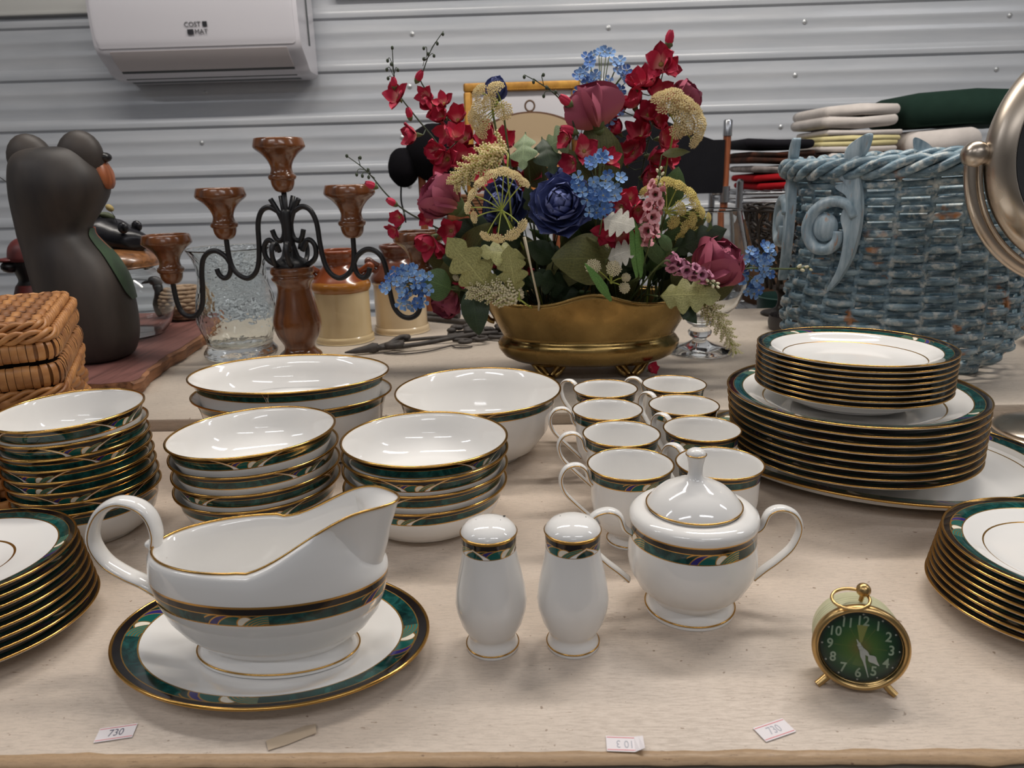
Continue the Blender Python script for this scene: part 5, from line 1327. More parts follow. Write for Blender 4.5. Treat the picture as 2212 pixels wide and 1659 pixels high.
for label, base, c, rx, ry, n in BLUE:
    base = (max(PX-.12, min(PX+.12, base[0])), 1.222, .1085); b0 = Vector(base)
    t = stem_thing('forget_me_not_stem', label, 'flower', base, GRP); cc = Vector(c)-b0
    part('stem', MB().tube(smooth_path([(0, 0, 0), cc*.55+Vector((0, .01, .015)), cc*.9+Vector((0, .012, 0))], 6), .0014, 6).mesh('stem', M_STEM, 180), t)
    st = MB(); hub = cc*.9+Vector((0, .012, 0))
    for k in range(int(n*1.3)):
        f = math.sqrt(rf.random()); a = rf.uniform(0, 6.283); q = rf.uniform(-.6, 1)
        p = cc+Vector((rx*f*math.cos(a), -.022*q*math.sqrt(max(0, 1-f*f*.8)), ry*f*math.sin(a)))
        d = ((p-hub).normalized()*.6+Vector((rf.uniform(-.5, .5), -.9, rf.uniform(-.2, .5)))).normalized()
        part('floret', rf.choice(FB), t, T(*p) @ aim(d, rf.uniform(0, 6)) @ SC(.0172*rf.uniform(.85, 1.1)))
        if k % 2 == 0: st.tube([hub, p-d*.005], .0007, 4)
    part('stalks', st.mesh('stalks', M_STEM, 180), t)
# peonies and magnolias
PB_IN = petal('petal', M_BLUEP, .42, .30, 1.0, .25, ruff=.07, tooth=.10); PB_OUT = petal('petal', M_BLUEP, .52, .52, .7, .22, ruff=.03)
PB_BUD = petal('petal', M_BLUEP, .80, .62, .55, .55)
PM_OUT = petal('petal', M_MAUVE, .72, .74, .95, .30, ruff=.015, nu=7, nv=8); PM_IN = petal('petal', M_MAUVE, .58, .52, 1.2, .5, ruff=.05, nu=7, nv=8, tooth=.06)
PM_BUD = petal('petal', M_MAUVE, 1.04, 1.02, .42, .62, nu=9, nv=9)
HEART = MB().blob((0, 0, .0), (.10, .10, .10), 8).lathe([(0, -.2), (.10, -.10), (.14, .0), (.05, .04), (0, .05)], 10, 1).mesh('blossom', [M_STAMEN, M_STEM], 180)
for label, kind, base, c, s, d in PEONY:
    base = (max(PX-.12, min(PX+.12, base[0])), 1.214, .1085); b0 = Vector(base)
    bl = 'blue' in label
    t = stem_thing('peony_stem' if bl else 'magnolia_stem', label, 'flower', base, GRP)
    d = Vector(d).normalized(); cc = Vector(c)-b0
    back = cc-d*s*(.42 if kind != 'full' else .25)
    part('stem', MB().tube(smooth_path([(0, 0, 0), back*.5+Vector((0, .01, .01)), back-d*.02, back+d*.004], 6), .0018, 6).mesh('stem', M_STEM, 180), t)
    M = T(*back) @ aim(d, rf.uniform(0, 6)) @ SC(s)
    o = part('blossom', HEART, t, M)
    def ringp(me, n, lean, z=0., r_=.02, ph=0., j=10, sc=1.):
        for k in range(n):
            part('petal', me, o, RZ(2*math.pi*k/n+ph+rf.uniform(-.15, .15)) @ T(0, r_, z) @ RX(R(90-lean+rf.uniform(-j, j))) @ SC(sc*rf.uniform(.92, 1.06)))
    if kind == 'full':
        ringp(PB_OUT, 8, 88, .00, .07); ringp(PB_OUT, 8, 74, .03, .06, .4); ringp(PB_OUT, 7, 58, .05, .05, .1, 14, .92); ringp(PB_IN, 11, 44, .07, .05, .3, 16, 1.1); ringp(PB_IN, 7, 26, .09, .04, .0, 18)
    elif kind == 'bud':
        me = PB_BUD if bl else PM_BUD
        ringp(me, 2, 22, .02, .10, .35, 4); ringp(me, 2, 14, .03, .07, 1.9, 4, .94); ringp(me, 1, 4, .04, .02, .9, 3, .9)
    else:
        ringp(PM_OUT, 5, 44, .02, .05, .3, 10); ringp(PM_IN, 5, 24, .05, .04, .9, 10); ringp(PM_IN, 3, 8, .06, .02, .3, 8)
    part('sepals', MB().lathe(smooth_prof([(0, -.06), (.10, -.03), (.17, .06), (.20, .16), (.19, .15), (.12, .06), (0, .02)], 2), 12).mesh('sepals', M_STEM, 180), o)
# snapdragons
def snap_mesh(mat):
    mb = MB()
    mb.lathe([(.06, -.45), (.16, -.25), (.22, 0), (.24, .12)], 10, 0)
    for k in range(5):
        a = 2*math.pi*k/5; r_ = []
        for v, w_, o_, z in ((0, .16, .22, .10), (.5, .24, .34, .20), (.85, .22, .46, .18), (1, .10, .52, .13)):
            r_.append([(o_*math.cos(a)-u*w_*math.sin(a), o_*math.sin(a)+u*w_*math.cos(a), z+.05*u*u) for u in (-1, 0, 1)])
        mb.loft(r_, 0, (False, False), False, uvs=[(0, v) for v in (.1, .5, .8, 1) for _ in range(3)])
    mb.lathe([(0, -.5), (.10, -.45), (.14, -.34), (.08, -.3)], 8, 1)
    return mb.mesh('floret', [mat, M_STEM], 180)
SNM = [snap_mesh(M_PINK), snap_mesh(M_LILAC)]
CB = MB().blob((0, 0, .1), (.26, .26, .42), 8).lathe([(0, -.4), (.18, -.3), (.2, -.15), (0, 0)], 6, 1).mesh('bud', [M_CREAMB, M_STEM], 180)
for label, P, col, w_ in SNAP:
    base = (max(PX-.12, min(PX+.12, P[0][0])), 1.196, .1085); b0 = Vector(base)
    t = stem_thing('snapdragon_spike', label, 'flower', base, GRP)
    path = smooth_path([Vector((0, 0, 0))]+[Vector(p)-b0 for p in P[1:]], 8)
    part('stem', MB().tube(path, .0013, 6).mesh('stem', M_STEM, 180), t)
    n = 20 if col < 2 else 5; m0 = int(len(path)*(.30 if col < 2 else .75))
    for k in range(n):
        f = k/(n-1); j = m0+int(f*(len(path)-2-m0)); tg = (path[j+1]-path[j]).normalized(); a = k*2.4
        s1_ = tg.cross(Vector((0, 1, 0))).normalized(); s2_ = tg.cross(s1_).normalized()
        d = (s1_*math.cos(a)+s2_*math.sin(a)*.9+Vector((0, -.5, 0))+tg*.25).normalized()
        if f < .72 and col < 2: part('floret', SNM[col], t, T(*(path[j]+d*w_*.35)) @ aim(d, rf.uniform(0, 6)) @ SC(w_*(1.0-.35*f)))
        else: part('bud', CB, t, T(*(path[j]+d*.0035)) @ aim((d+tg).normalized()) @ SC(.0095*(1.1-.3*f)))
# leaves
def leaf_mesh(kind, mat):
    n = 15 if kind not in ('oak', 'lobed') else 25; vs = []; uv = []; fs = []; uvs = []
    for j in range(n+1):
        v = j/n
        if kind == 'ovate': w_ = math.sin(math.pi*v**.75)**.8*.5
        elif kind == 'lance': w_ = math.sin(math.pi*v**.8)*.22
        elif kind == 'grass': w_ = .5*min(1, (v+.15)*2)*(1-v**4)*.25
        elif kind == 'oak': w_ = (math.sin(math.pi*v**.8)**.7*.42)*(.52+.48*abs(math.sin(v*math.pi*4.0+.3)))
        else: w_ = (math.sin(math.pi*v**.9)**.9*.5)*(.42+.58*abs(math.sin(v*math.pi*2.5+.1)))
        for i in range(5):
            u = i/2-1
            yy = v+(.10*abs(u) if kind in ('oak', 'lobed') else 0)
            vs.append((u*w_, yy, -.10*u*u*w_*2+.10*math.sin(v*3.0)+.015*math.sin(v*25)*abs(u))); uv.append((u, v))
    for j in range(n):
        for i in range(4):
            q = [j*5+i, j*5+i+1, (j+1)*5+i+1, (j+1)*5+i]; fs.append(q); uvs.append([uv[k] for k in q])
    return MB().add(vs, fs, 0, uvs).mesh('blade', mat, 180)
def leaf_matrix(base, tip, face, w_, kind):
    y = Vector(tip)-Vector(base); L = y.length; y.normalize(); z = Vector(face).normalized(); z = (z-y*z.dot(y)).normalized(); x = y.cross(z)
    k = {'ovate': 1., 'lance': .44, 'grass': .25, 'oak': .84, 'lobed': 1.}[kind]
    return Matrix((x*(w_/k), y*L, z*L*.8)).transposed().to_4x4()
for label, kind, base, tip, w_, face in LEAF:
    mat = M_DUSTY if 'dusty' in label else M_GRASS if kind == 'grass' else M_OAKL if kind == 'oak' else M_PALEL if 'pale' in label else M_DARKL if 'dark' in label else M_GREENL if ('green' in label) else M_OLIVE
    root = Vector((max(PX-.12, min(PX+.12, base[0]*.8+PX*.2)), 1.20, .1085)); b0 = Vector(base)
    t = stem_thing('silk_leaf', label, 'leaf', tuple(root), 'silk leaves in the brass planter')
    e = b0-root
    part('stem', MB().tube(smooth_path([(0, 0, 0), e*.55+Vector((0, .012, .01)), e], 5), .0011, 5).mesh('stem', M_STEM, 180), t)
    M = leaf_matrix(base, tip, face, w_, kind); M.translation = e
    part('blade', leaf_mesh(kind, mat), t, M)
LMS = [leaf_mesh('ovate', M_DARKL), leaf_mesh('oak', M_DARKL), leaf_mesh('lance', M_GREENL), leaf_mesh('ovate', M_OLIVE)]
for nm, L in FOL:
    cx = sum(l[0] for l in L)/len(L)
    root = Vector((max(PX-.12, min(PX+.12, cx)), 1.235 if nm == 'back' else 1.225, .1085))
    t = stem_thing('foliage_spray', 'spray of dark silk leaves filling the %s of the bouquet' % {'left': 'left side', 'right': 'right side', 'back': 'back'}.get(nm, nm), 'leaf', tuple(root), 'silk leaves in the brass planter')
    br = MB()
    for x, y, z, s, a, b in L:
        e = Vector((x, y, z))-root
        br.tube(smooth_path([(0, 0, 0), e*.5+Vector((0, .01, .0)), e], 3), .0011, 4)
        d = Vector((a*.9, -.35, b)).normalized()
        M = leaf_matrix(e, e+d*s, (a*.3, -1, .35), s*.62, 'ovate'); M.translation = e
        part('blade', LMS[int((a+1)*50) % 4], t, M)
    part('branches', br.mesh('branches', M_STEMD, 180), t)
t = stem_thing('bare_stick', 'thin pale bare stick standing in the middle of the bouquet', 'stick', (STICK[0][0], 1.16, .1085), None)
q0 = Vector((STICK[0][0], 1.16, .1085))
part('stick', MB().tube([Vector(STICK[0])-q0, (Vector(STICK[0])-q0).lerp(Vector(STICK[1])-q0, .6), Vector(STICK[1])-q0], [.0016, .0014, .0022], 6).tube([(0, 0, 0), Vector(STICK[0])-q0], .0016, 6).mesh('stick', plain('dry_stick', lin(196, 184, 158), .7), 180), t)
t = thing('fallen_blossom', 'single crimson blossom fallen on the table under the brass planter', 'flower', (FALLEN[0], 1.125, .0185))
o = blossom(t, (0, 0, .012), (0, 0, 0), .030, (.4, -.6, .4), RP, 5, 50)
# ---------------------------------------------------------------- right side and things behind the tables
t = thing('brandy_snifter', 'big clear glass goblet on a knobbed stem, right of the flowers', 'goblet', (.302, 1.302, .016))
part('glass_body', MB().lathe(smooth_prof([(0, 0), (.052, 0), (.0575, .001), (.058, .0025), (.050, .005), (.030, .012), (.016, .019), (.012, .024), (.019, .030), (.021, .037), (.016, .043), (.013, .047), (.022, .052), (.024, .056), (.021, .060), (.040, .066), (.060, .083), (.074, .112), (.078, .145), (.0745, .180), (.067, .215), (.060, .246), (.0595, .247), (.0585, .246), (.0655, .215), (.073, .180), (.0765, .145), (.0725, .113), (.059, .086), (.040, .071), (.012, .065), (0, .064)], 3), 64).mesh('glass_body', M_GLASS, 180), t)

# wrought iron ornaments lying flat
M_OLDIRON = plain('old_iron', lin(74, 68, 64), .65, col2=lin(48, 44, 42), scale=60, bmp=.3)
def curl(mb, pts, r_=.003, k=6, flat=1.): mb.tube(smooth_path(pts, k), r_, 7, flat=flat)
t = thing('iron_ornament', 'wrought iron scroll ornament with a spear tip lying flat before the jars', 'ornament', (-.342, 1.318, .0165), R(17))
mb = MB(); curl(mb, [(0, 0, .004), (.03, .003, .006), (.06, .006, .009)], .0045); mb.v = [(x, y, z) for x, y, z in mb.v]
part('spear_tip', MB().tube([(0, 0, .006), (.02, .001, .007), (.042, .002, .009), (.052, .002, .010), (.062, .002, .010)], [.0012, .0055, .0075, .010, .008], 8, flat=.8).mesh('spear_tip', M_OLDIRON, 180), t)
for nm, pts, r_ in (('scroll_bar', [(.055, 0, .010), (.10, -.006, .010), (.15, -.004, .012), (.20, .010, .014), (.25, .028, .014), (.30, .035, .012)], .0045),
                    ('scroll_bar', [(.058, .006, .010), (.085, .030, .010), (.110, .042, .010), (.18, .036, .012), (.25, .030, .012)], .0035),
                    ('scroll', [(.062, -.002, .010), (.09, .012, .012), (.105, .004, .014), (.098, -.012, .014), (.082, -.012, .014), (.078, .0, .014)], .0060),
                    ('scroll', [(.085, .016, .012), (.105, .024, .020), (.12, .018, .022), (.115, .006, .022)], .0055),
                    ('scroll', [(.205, .012, .010), (.23, .000, .010), (.235, -.012, .010), (.222, -.018, .010), (.214, -.010, .010), (.222, -.004, .010)], .0040),
                    ('scroll', [(.255, .028, .010), (.27, .010, .010), (.265, -.004, .010), (.25, -.006, .010), (.247, .004, .010)], .0036),
                    ('tendril', [(.07, -.012, .002), (.10, -.034, .002), (.15, -.030, .002), (.20, -.004, .003)], .0014),
                    ('tendril', [(.20, -.004, .002), (.205, -.020, .002), (.22, -.028, .002), (.235, -.022, .002)], .0014)):
    part(nm, MB().tube(smooth_path(pts, 6), r_, 7).mesh(nm, M_OLDIRON, 180), t)
t = thing('iron_ornament', 'second wrought iron piece with a leafy boss, its bars running under the planter edge', 'ornament', (-.165, 1.440, .0165), R(4))
for nm, pts, r_ in (('scroll_bar', [(.0, .0, .006), (.05, .004, .008), (.10, .0, .008), (.14, -.03, .008)], .0055), ('scroll_bar', [(.0, .02, .006), (.06, .03, .008), (.12, .03, .008)], .0050),
                    ('scroll', [(.02, -.02, .006), (.05, -.03, .006), (.075, -.022, .006), (.07, -.006, .006), (.052, -.004, .006), (.046, -.016, .006)], .0045),
                    ('scroll', [(.08, -.016, .006), (.10, -.026, .006), (.12, -.018, .006), (.112, -.004, .006)], .0045),
                    ('hook_bar', [(.13, .0, .007), (.118, -.03, .007), (.110, -.075, .006), (.116, -.090, .006), (.135, -.094, .006)], .0052)):
    part(nm, MB().tube(smooth_path(pts, 6), r_, 7).mesh(nm, M_OLDIRON, 180), t)
bs = MB(); rr_ = random.Random(2)
for k in range(26): bs.blob((.06+.055*rr_.uniform(-1, 1), .012+.024*rr_.uniform(-1, 1), .014+.006*rr_.random()), (.010, .008, .006), 8)
part('leaf_boss', bs.mesh('leaf_boss', M_OLDIRON, 180), t)
t = thing('iron_bar', 'long dark iron bar with an orange sticker lying behind the jars', 'bar', (-.27, 1.66, .0165), R(-30))
part('bar', MB().tube([(0, 0, .006), (.19, 0, .006)], .006, 8).tube([(.02, .012, .012), (.12, .018, .014)], .007, 8).mesh('bar', M_OLDIRON, 60), t)
part('sticker', MB().box((.105, -.002, .0128), (.018, .008, .0006), 0).mesh('sticker', plain('orange_sticker', lin(232, 92, 60), .6), 0), t)

# dark lacy iron basket and coil
t = thing('iron_lattice_basket', 'dark scrolled iron basket behind the goblet, tapering downward', 'basket', (.556, 1.63, .016))
M_BRONZE = plain('dark_bronze', lin(46, 40, 36), .4, var=.3, scale=50, **{'Metallic': .5})
rl = random.Random(8)
def lat(a, z, o=0):
    r_ = .030+.062*(max(0, z-.05)/.18)**.8+o
    return (r_*math.cos(a), r_*math.sin(a), z)
for k in range(14):
    a0 = 2*math.pi*k/14; mb = MB()
    mb.tube(smooth_path([lat(a0, .06), lat(a0+.15, .11), lat(a0-.05, .16), lat(a0+.1, .205), lat(a0+.25, .222)], 5), .0040, 6)
    for z0, s in ((.10, 1), (.145, -1), (.185, 1), (.21, -1)):
        c = (a0+.15*s, z0); q = .018/(.05+.3*z0)
        mb.tube(smooth_path([lat(c[0]+q*1.6*math.cos(w_)*(1-w_*.08), c[1]+.019*math.sin(w_)*(1-w_*.08)) for w_ in [i*.75*s for i in range(9)]], 3), .0032, 5)
    part('scroll', mb.mesh('scroll', M_BRONZE, 180), t)
part('foot', MB().lathe(smooth_prof([(0, 0), (.040, 0), (.042, .006), (.014, .016), (.012, .045), (.026, .058), (.030, .062), (0, .064)], 3), 28).mesh('foot', M_BRONZE, 60), t)
part('top_ring', MB().tube([lat(2*math.pi*i/40, .228) for i in range(40)], .004, 6, True).mesh('top_ring', M_BRONZE, 180), t)
t = thing('coiled_strap', 'flat coil of dark leather strap beside the blue basket', 'strap', (.565, 1.555, .016)) if False else None
t = thing('coiled_strap', 'flat coil of black strap lying behind the blue basket', 'strap', (.535, 1.475, .0165))
sp_pts = []
for i in range(150):
    a = i*.2; r_ = .018+.00115*i*.22; sp_pts.append((r_*math.cos(a), r_*math.sin(a), .014))
part('strap', MB().tube(sp_pts, .0135, 4, flat=.16, up=(0, 0, 1)).mesh('strap', plain('black_leather', lin(40, 36, 36), .5), 60), t)

# magnifying mirror at the right edge
def brushed():
    m, nt, b = new_mat('brushed_nickel')
    co = tex_coord(nt, 'Object', (1, 60, 1))
    b.inputs['Base Color'].default_value = (*lin(190, 178, 164), 1); b.inputs['Metallic'].default_value = 1
    nt.links.new(val(nt, noise(nt, tex_coord(nt, 'Object', (2, 2, 2)), 4, 3), [(.3, .20), (.7, .38)]).k, b.inputs['Roughness'])
    return m
M_NICKEL = brushed()
M_MIRROR = plain('mirror_glass', (.86, .87, .88), .02, 1.)
M_MRING = plain('mirror_bevel', lin(150, 152, 156), .12, 1.)
MX, MY, MZ = .651, .893, .336
t = thing('vanity_mirror', 'round brushed nickel standing mirror cut off by the frame, by the blue basket', 'mirror', (MX, MY, 0), R(0))
base_pr = [(0, 0), (.060, 0), (.063, .003), (.062, .008), (.052, .013), (.030, .018), (.014, .026), (.0105, .040), (.0095, .10), (.0095, .180), (.013, .186), (.013, .192), (.009, .198), (0, .200)]
part('base', MB().lathe(smooth_prof(base_pr, 2), 56).mesh('base', M_NICKEL, 50), t)
RD = .135
sh = [(0, .020), (.060, .020), (.100, .014), (.118, .006), (.1225, -.004), (.1225, -.010), (.1175, -.020), (.1085, -.028), (.1050, -.030), (.1030, -.0285), (.1020, -.024), (0, -.024)]
hd = part('head', MB().lathe([(r_*1.09, -z) for r_, z in sh], 96).mesh('head', M_NICKEL, 40), t, T(0, 0, MZ) @ RX(R(84)))
part('bevel_ring', MB().lathe([(.085, .0262), (.1108, .0272), (.1108, .024), (.085, .024)], 96).mesh('bevel_ring', M_MRING, 40), hd, T(0, 0, 0))
part('mirror_glass', MB().lathe([(0, .0250), (.085, .0263), (.085, .024), (0, .0235)], 96).mesh('mirror_glass', M_MIRROR, 40), hd)
yk = [(-(RD+.008)*math.cos(a), .0, MZ-(RD+.008)*math.sin(a)) for a in [math.pi*i/48 for i in range(49)]]
part('yoke', MB().tube(yk, .0062, 10, flat=1.5, up=(0, 1, 0)).tube([(p[0]*.965, -.007, MZ+(p[2]-MZ)*.965) for p in yk], .0030, 8).tube([(p[0]*.965, .007, MZ+(p[2]-MZ)*.965) for p in yk], .0030, 8).mesh('yoke', M_NICKEL, 180), t)
for s in (1, -1):
    part('pivot_knob', MB().blob((0, 0, 0), .0155, 20).mesh('pivot_knob', M_NICKEL, 180), t, T(s*(RD+.006), 0, MZ+.004))
    part('pivot_pin', MB().lathe([(0, 0), (.0085, 0), (.0095, .002), (.0095, .006), (.0065, .008), (.006, .030), (0, .030)], 16).mesh('pivot_pin', M_NICKEL, 60), t, T(s*(RD-.006), 0, MZ+.004) @ RY(R(-90*s)))

# weathered frame at the right edge
t = thing('weathered_frame', 'grey weathered wooden frame lying at the right edge of the back table', 'frame', (1.03, 1.50, .0165), R(12))
M_WEATH = wood('weathered_wood', lin(70, 62, 56), lin(120, 110, 100), 6, .7, axis=0)
for c, s in (((0, -.07, .011), (.24, .03, .022)), ((0, .07, .011), (.24, .03, .022)), ((-.105, 0, .011), (.03, .11, .020)), ((.105, 0, .011), (.03, .11, .020))):
    part('rail', MB().box(c, s, .004).mesh('rail', M_WEATH, 30), t)
t = thing('dark_bowl', 'dark wooden bowl just entering at the right edge of the back table', 'bowl', (.945, 1.285, .016))
part('body', MB().lathe(smooth_prof([(0, 0), (.04, 0), (.05, .004), (.072, .025), (.076, .040), (.073, .041), (.066, .026), (.045, .009), (0, .008)], 3), 40).mesh('bowl', plain('dark_bowl', lin(70, 60, 54), .5, var=.3), 60), t)

# ---- behind the tables
M_CHROME = plain('chromed_wire', lin(176, 178, 182), .25, 1.)
FL = -TZ
t = thing('wire_rack', 'chromed wire shelving rack against the wall, loaded with folded linens', 'shelf', (.985, 2.44, FL))
zt, zl = .80+.255, .80-.100
for x in (-.36, .36):
    for y in (-.17, .17):
        part('post', MB().tube([(x, y, 0), (x, y, zt+.035)], .011, 10).tube([(x, y, zt+.035), (x, y, zt+.042)], [.012, .006], 10).mesh('post', M_CHROME, 60), t)
for zz in (zt, zl, .30):
    for y in (-.17, .17): part('rail', MB().tube([(-.36, y, zz), (.36, y, zz)], .0045, 6).tube([(-.36, y, zz-.026), (.36, y, zz-.026)], .0045, 6).mesh('rail', M_CHROME, 180), t)
    for x in (-.36, .36): part('rail', MB().tube([(x, -.17, zz), (x, .17, zz)], .0045, 6).tube([(x, -.17, zz-.026), (x, .17, zz-.026)], .0045, 6).mesh('rail', M_CHROME, 180), t)
    for i in range(20): part('wire', MB().tube([(-.34+.68*i/19, -.17, zz+.004), (-.34+.68*i/19, .17, zz+.004)], .0022, 5).mesh('wire', M_CHROME, 180), t)
def cloth_mat(n, c, c2=None): return plain(n, c, .95, col2=c2 or tuple(k*.85 for k in c), scale=25, bmp=.5, bscale=420, spec=.1)
M_TOWEL = cloth_mat('white_towel', lin(220, 212, 206)); M_YEL = cloth_mat('yellow_towel', lin(226, 214, 160)); M_DKG = cloth_mat('dark_green_fleece', lin(36, 56, 48))
M_REDC = cloth_mat('red_cloth', lin(160, 28, 34)); M_BLK = cloth_mat('black_cloth', lin(34, 33, 38)); M_PLAID = cloth_mat('dark_plaid', lin(84, 50, 38), lin(34, 36, 34)); M_BEIGE = cloth_mat('beige_cloth', lin(190, 166, 140))
def folded(name, label, mat, loc, size, layers, rz=0., mat2=None, group=None, seed=1, cat='towel'):
    "a cloth folded on itself: rounded folds at one end, layers showing at the front"
    r2 = random.Random(seed); L, Wd, H = size
    t = thing(name, label, cat, loc, rz, group); h = H/layers
    for k in range(layers):
        z = h*(k+.5); a = h*.54; n = 24; rings = []
        Lk = L*(1-.04*r2.random()); off = r2.uniform(-.01, .01)
        for i in range(9):
            y = -Wd/2+Wd*i/8; kk = 1 if 0 < i < 8 else .86; ring = []
            for j in range(n):
                an = 2*math.pi*j/n; c, s = math.cos(an), math.sin(an)
                x = off+(Lk/2-a)*(1 if c > 0 else -1)*min(1, abs(c)*6)+a*c*kk
                ring.append((x, y, z+a*s*kk+.004*math.sin(x*22+k*2+seed)*(1 if layers < 4 else .5)))
            rings.append(ring)
        part('layer', MB().loft(rings).mesh('layer', mat2 if (mat2 and k in (1, 2) and layers > 2) else mat, 180), t)
    return t
zs = .2665
G = 'folded linens on the wire rack'
M_BRNC = cloth_mat('brown_cloth', lin(80, 62, 54))
folded('folded_cloth', 'dark brown folded cloth at the bottom of the towel pile on the rack', M_BRNC, (.975, 2.40, zs), (.215, .26, .054), 2, 0, None, G, 13, 'cloth')
folded('folded_towel', 'lowest folded white towel on the wire rack, under the yellow lined one', M_TOWEL, (.980, 2.40, zs+.061), (.210, .26, .032), 1, 0, None, G, 3)
folded('folded_towel', 'folded cream towel with pale yellow inner folds, middle of the pile on the rack', M_TOWEL, (.972, 2.41, zs+.099), (.225, .26, .060), 4, 0, M_YEL, G, 4)
folded('folded_towel', 'thick folded white towel topping the pile on the wire rack', M_TOWEL, (.955, 2.41, zs+.167), (.220, .26, .062), 2, R(3), None, G, 5)
folded('folded_cloth', 'dark red folded cloth under the rolled white towel', M_REDC, (1.205, 2.40, zs), (.205, .25, .074), 3, 0, None, G, 7, 'cloth')
folded('folded_towel', 'rolled white towel beside the pile, under the green blanket', M_TOWEL, (1.205, 2.39, zs+.083), (.215, .25, .072), 1, R(-3), None, G, 6)
folded('folded_blanket', 'big folded dark green fleece blanket lying on top of the linens', M_DKG, (1.285, 2.42, zs+.166), (.410, .30, .092), 1, R(1), None, G, 8, 'blanket')
folded('folded_cloth', 'bright red folded cloth at the rack end, lowest of the clothes', M_REDC, (.745, 2.40, zs), (.150, .26, .040), 2, 0, None, G, 12, 'cloth')
folded('folded_clothes', 'grey and white knit folded between the red cloth and the plaid clothes', cloth_mat('grey_knit', lin(176, 168, 164), lin(96, 88, 86)), (.740, 2.40, zs+.048), (.170, .26, .018), 1, 0, None, G, 11, 'clothes')
folded('folded_clothes', 'heap of folded dark plaid clothes on the end of the wire rack', M_PLAID, (.738, 2.40, zs+.072), (.185, .26, .034), 2, 0, None, G, 9, 'clothes')
folded('folded_clothes', 'black garment lying over the dark plaid clothes on the rack', M_BLK, (.738, 2.40, zs+.114), (.200, .27, .026), 1, R(-1), None, G, 10, 'clothes')
t = thing('storage_bag', 'slumped brown canvas bag under the wire rack shelf', 'bag', (.80, 2.40, -.092))
part('bag_body', MB().loft([[(a_*math.cos(an), b_*math.sin(an), z) for an in [2*math.pi*i/28 for i in range(28)]] for a_, b_, z in ((.10, .10, 0), (.13, .13, .03), (.145, .14, .12), (.14, .13, .20), (.12, .11, .26), (.07, .07, .29), (.02, .02, .297))]).mesh('bag_body', cloth_mat('brown_canvas', lin(126, 96, 74)), 180), t)
t = thing('green_bin', 'narrow dark green plastic bin standing on the floor behind the back table', 'bin', (.640, 1.86, FL))
part('body', MB().lathe([(0, 0), (.052, 0), (.060, .40), (.066, .80), (.070, .818), (.066, .82), (.062, .80), (.056, .40), (.048, .02), (0, .02)], 40).mesh('bin', plain('green_plastic', lin(24, 52, 46), .4), 40), t)

# director's chair with black canvas back
M_POST = wood('reddish_post', lin(92, 48, 30), lin(146, 82, 50), 8, .4, axis=2)
M_CANVAS = cloth_mat('black_canvas', lin(30, 30, 34))
t = thing('folding_chair', 'folding chair with black canvas back and brown wooden posts, behind the flowers', 'chair', (.350, 2.18, FL))
for s in (1, -1):
    part('post', MB().tube([(s*.207, 0, .0), (s*.207, 0, TZ+.425)], .011, 10).mesh('post', M_POST, 60), t)
    part('metal_tip', MB().lathe([(0, .0), (.0125, 0), (.0125, .040), (.010, .043), (0, .044)], 14).mesh('metal_tip', M_CHROME, 60), t, T(s*.207, 0, TZ+.415))
    part('hinge', MB().lathe([(0, -.022), (.0150, -.022), (.0150, .022), (0, .022)], 14).box((-.022*s, 0, .004), (.03, .012, .014), .003).mesh('hinge', M_CHROME, 50), t, T(s*.207, 0, TZ+.258))
    part('leg', MB().tube([(s*.207, -.36, .0), (s*.207, 0, .42)], .011, 10).mesh('leg', M_POST, 60), t)
rings = []
for i in range(13):
    x = -.199+.398*i/12; sg = .018*(1-(x/.199)**2); zt_ = TZ+.405-.0+.065*max(0, 1-abs(x+.0)/.16)*1
    rings.append([(x, -.012-sg, TZ+.262), (x, -.014-sg*1.2, TZ+.33), (x, -.012-sg, zt_), (x, -.006-sg, zt_), (x, -.008-sg*1.2, TZ+.33), (x, -.006-sg, TZ+.262)])
part('canvas_back', MB().loft(rings).mesh('canvas_back', M_CANVAS, 60), t)
part('seat', MB().box((0, -.18, .43), (.40, .34, .012), .004).mesh('seat', M_CANVAS, 40), t)
# wooden stand that carries the framed picture, plaque and hat
t = thing('plant_stand', 'tall slender brown wooden stand with thin legs, behind the flowers', 'stand', (-.060, 2.12, FL))
part('top', MB().box((0, 0, TZ+.225), (.310, .26, .022), .004).mesh('top', M_POST, 40), t)
for x in (-.140, .140):
    for y in (-.115, .115): part('leg', MB().tube([(x, y, 0), (x, y, TZ+.215)], .0095, 10).mesh('leg', M_POST, 60), t)
part('shelf', MB().box((0, 0, TZ-.02), (.255, .24, .016), .003).mesh('shelf', M_POST, 40), t)
M_GILT = plain('gilt_frame', lin(196, 146, 62), .45, .3, col2=lin(160, 112, 42), scale=40, bmp=.3, bscale=120)
t = thing('gilt_picture_frame', 'gold picture frame with white mat leaning upright behind the flowers', 'picture frame', (-.012, 2.212, .237), 0, None, (R(-4), 0))
FW, FH, fb = .328, .340, .024
for nm, c, s in (('rail', (0, 0, fb/2), (FW, .018, fb)), ('rail', (0, 0, FH-fb/2), (FW, .018, fb)), ('rail', (-FW/2+fb/2, 0, FH/2), (fb, .018, FH-2*fb)), ('rail', (FW/2-fb/2, 0, FH/2), (fb, .018, FH-2*fb))):
    part(nm, MB().box(c, s, .005).mesh(nm, M_GILT, 30), t)
bead = MB()
for i in range(60):
    for z in (FH-fb+.003, fb-.003): bead.blob((-FW/2+fb+(FW-2*fb)*i/59, -.009, z), .0022, 6)
part('beading', bead.mesh('beading', M_GILT, 180), t, kind='stuff')
part('mat_board', MB().box((0, .004, FH/2), (FW-2*fb+.004, .004, FH-2*fb+.004), 0).mesh('mat_board', plain('mat_board', lin(206, 204, 208), .7), 0), t)
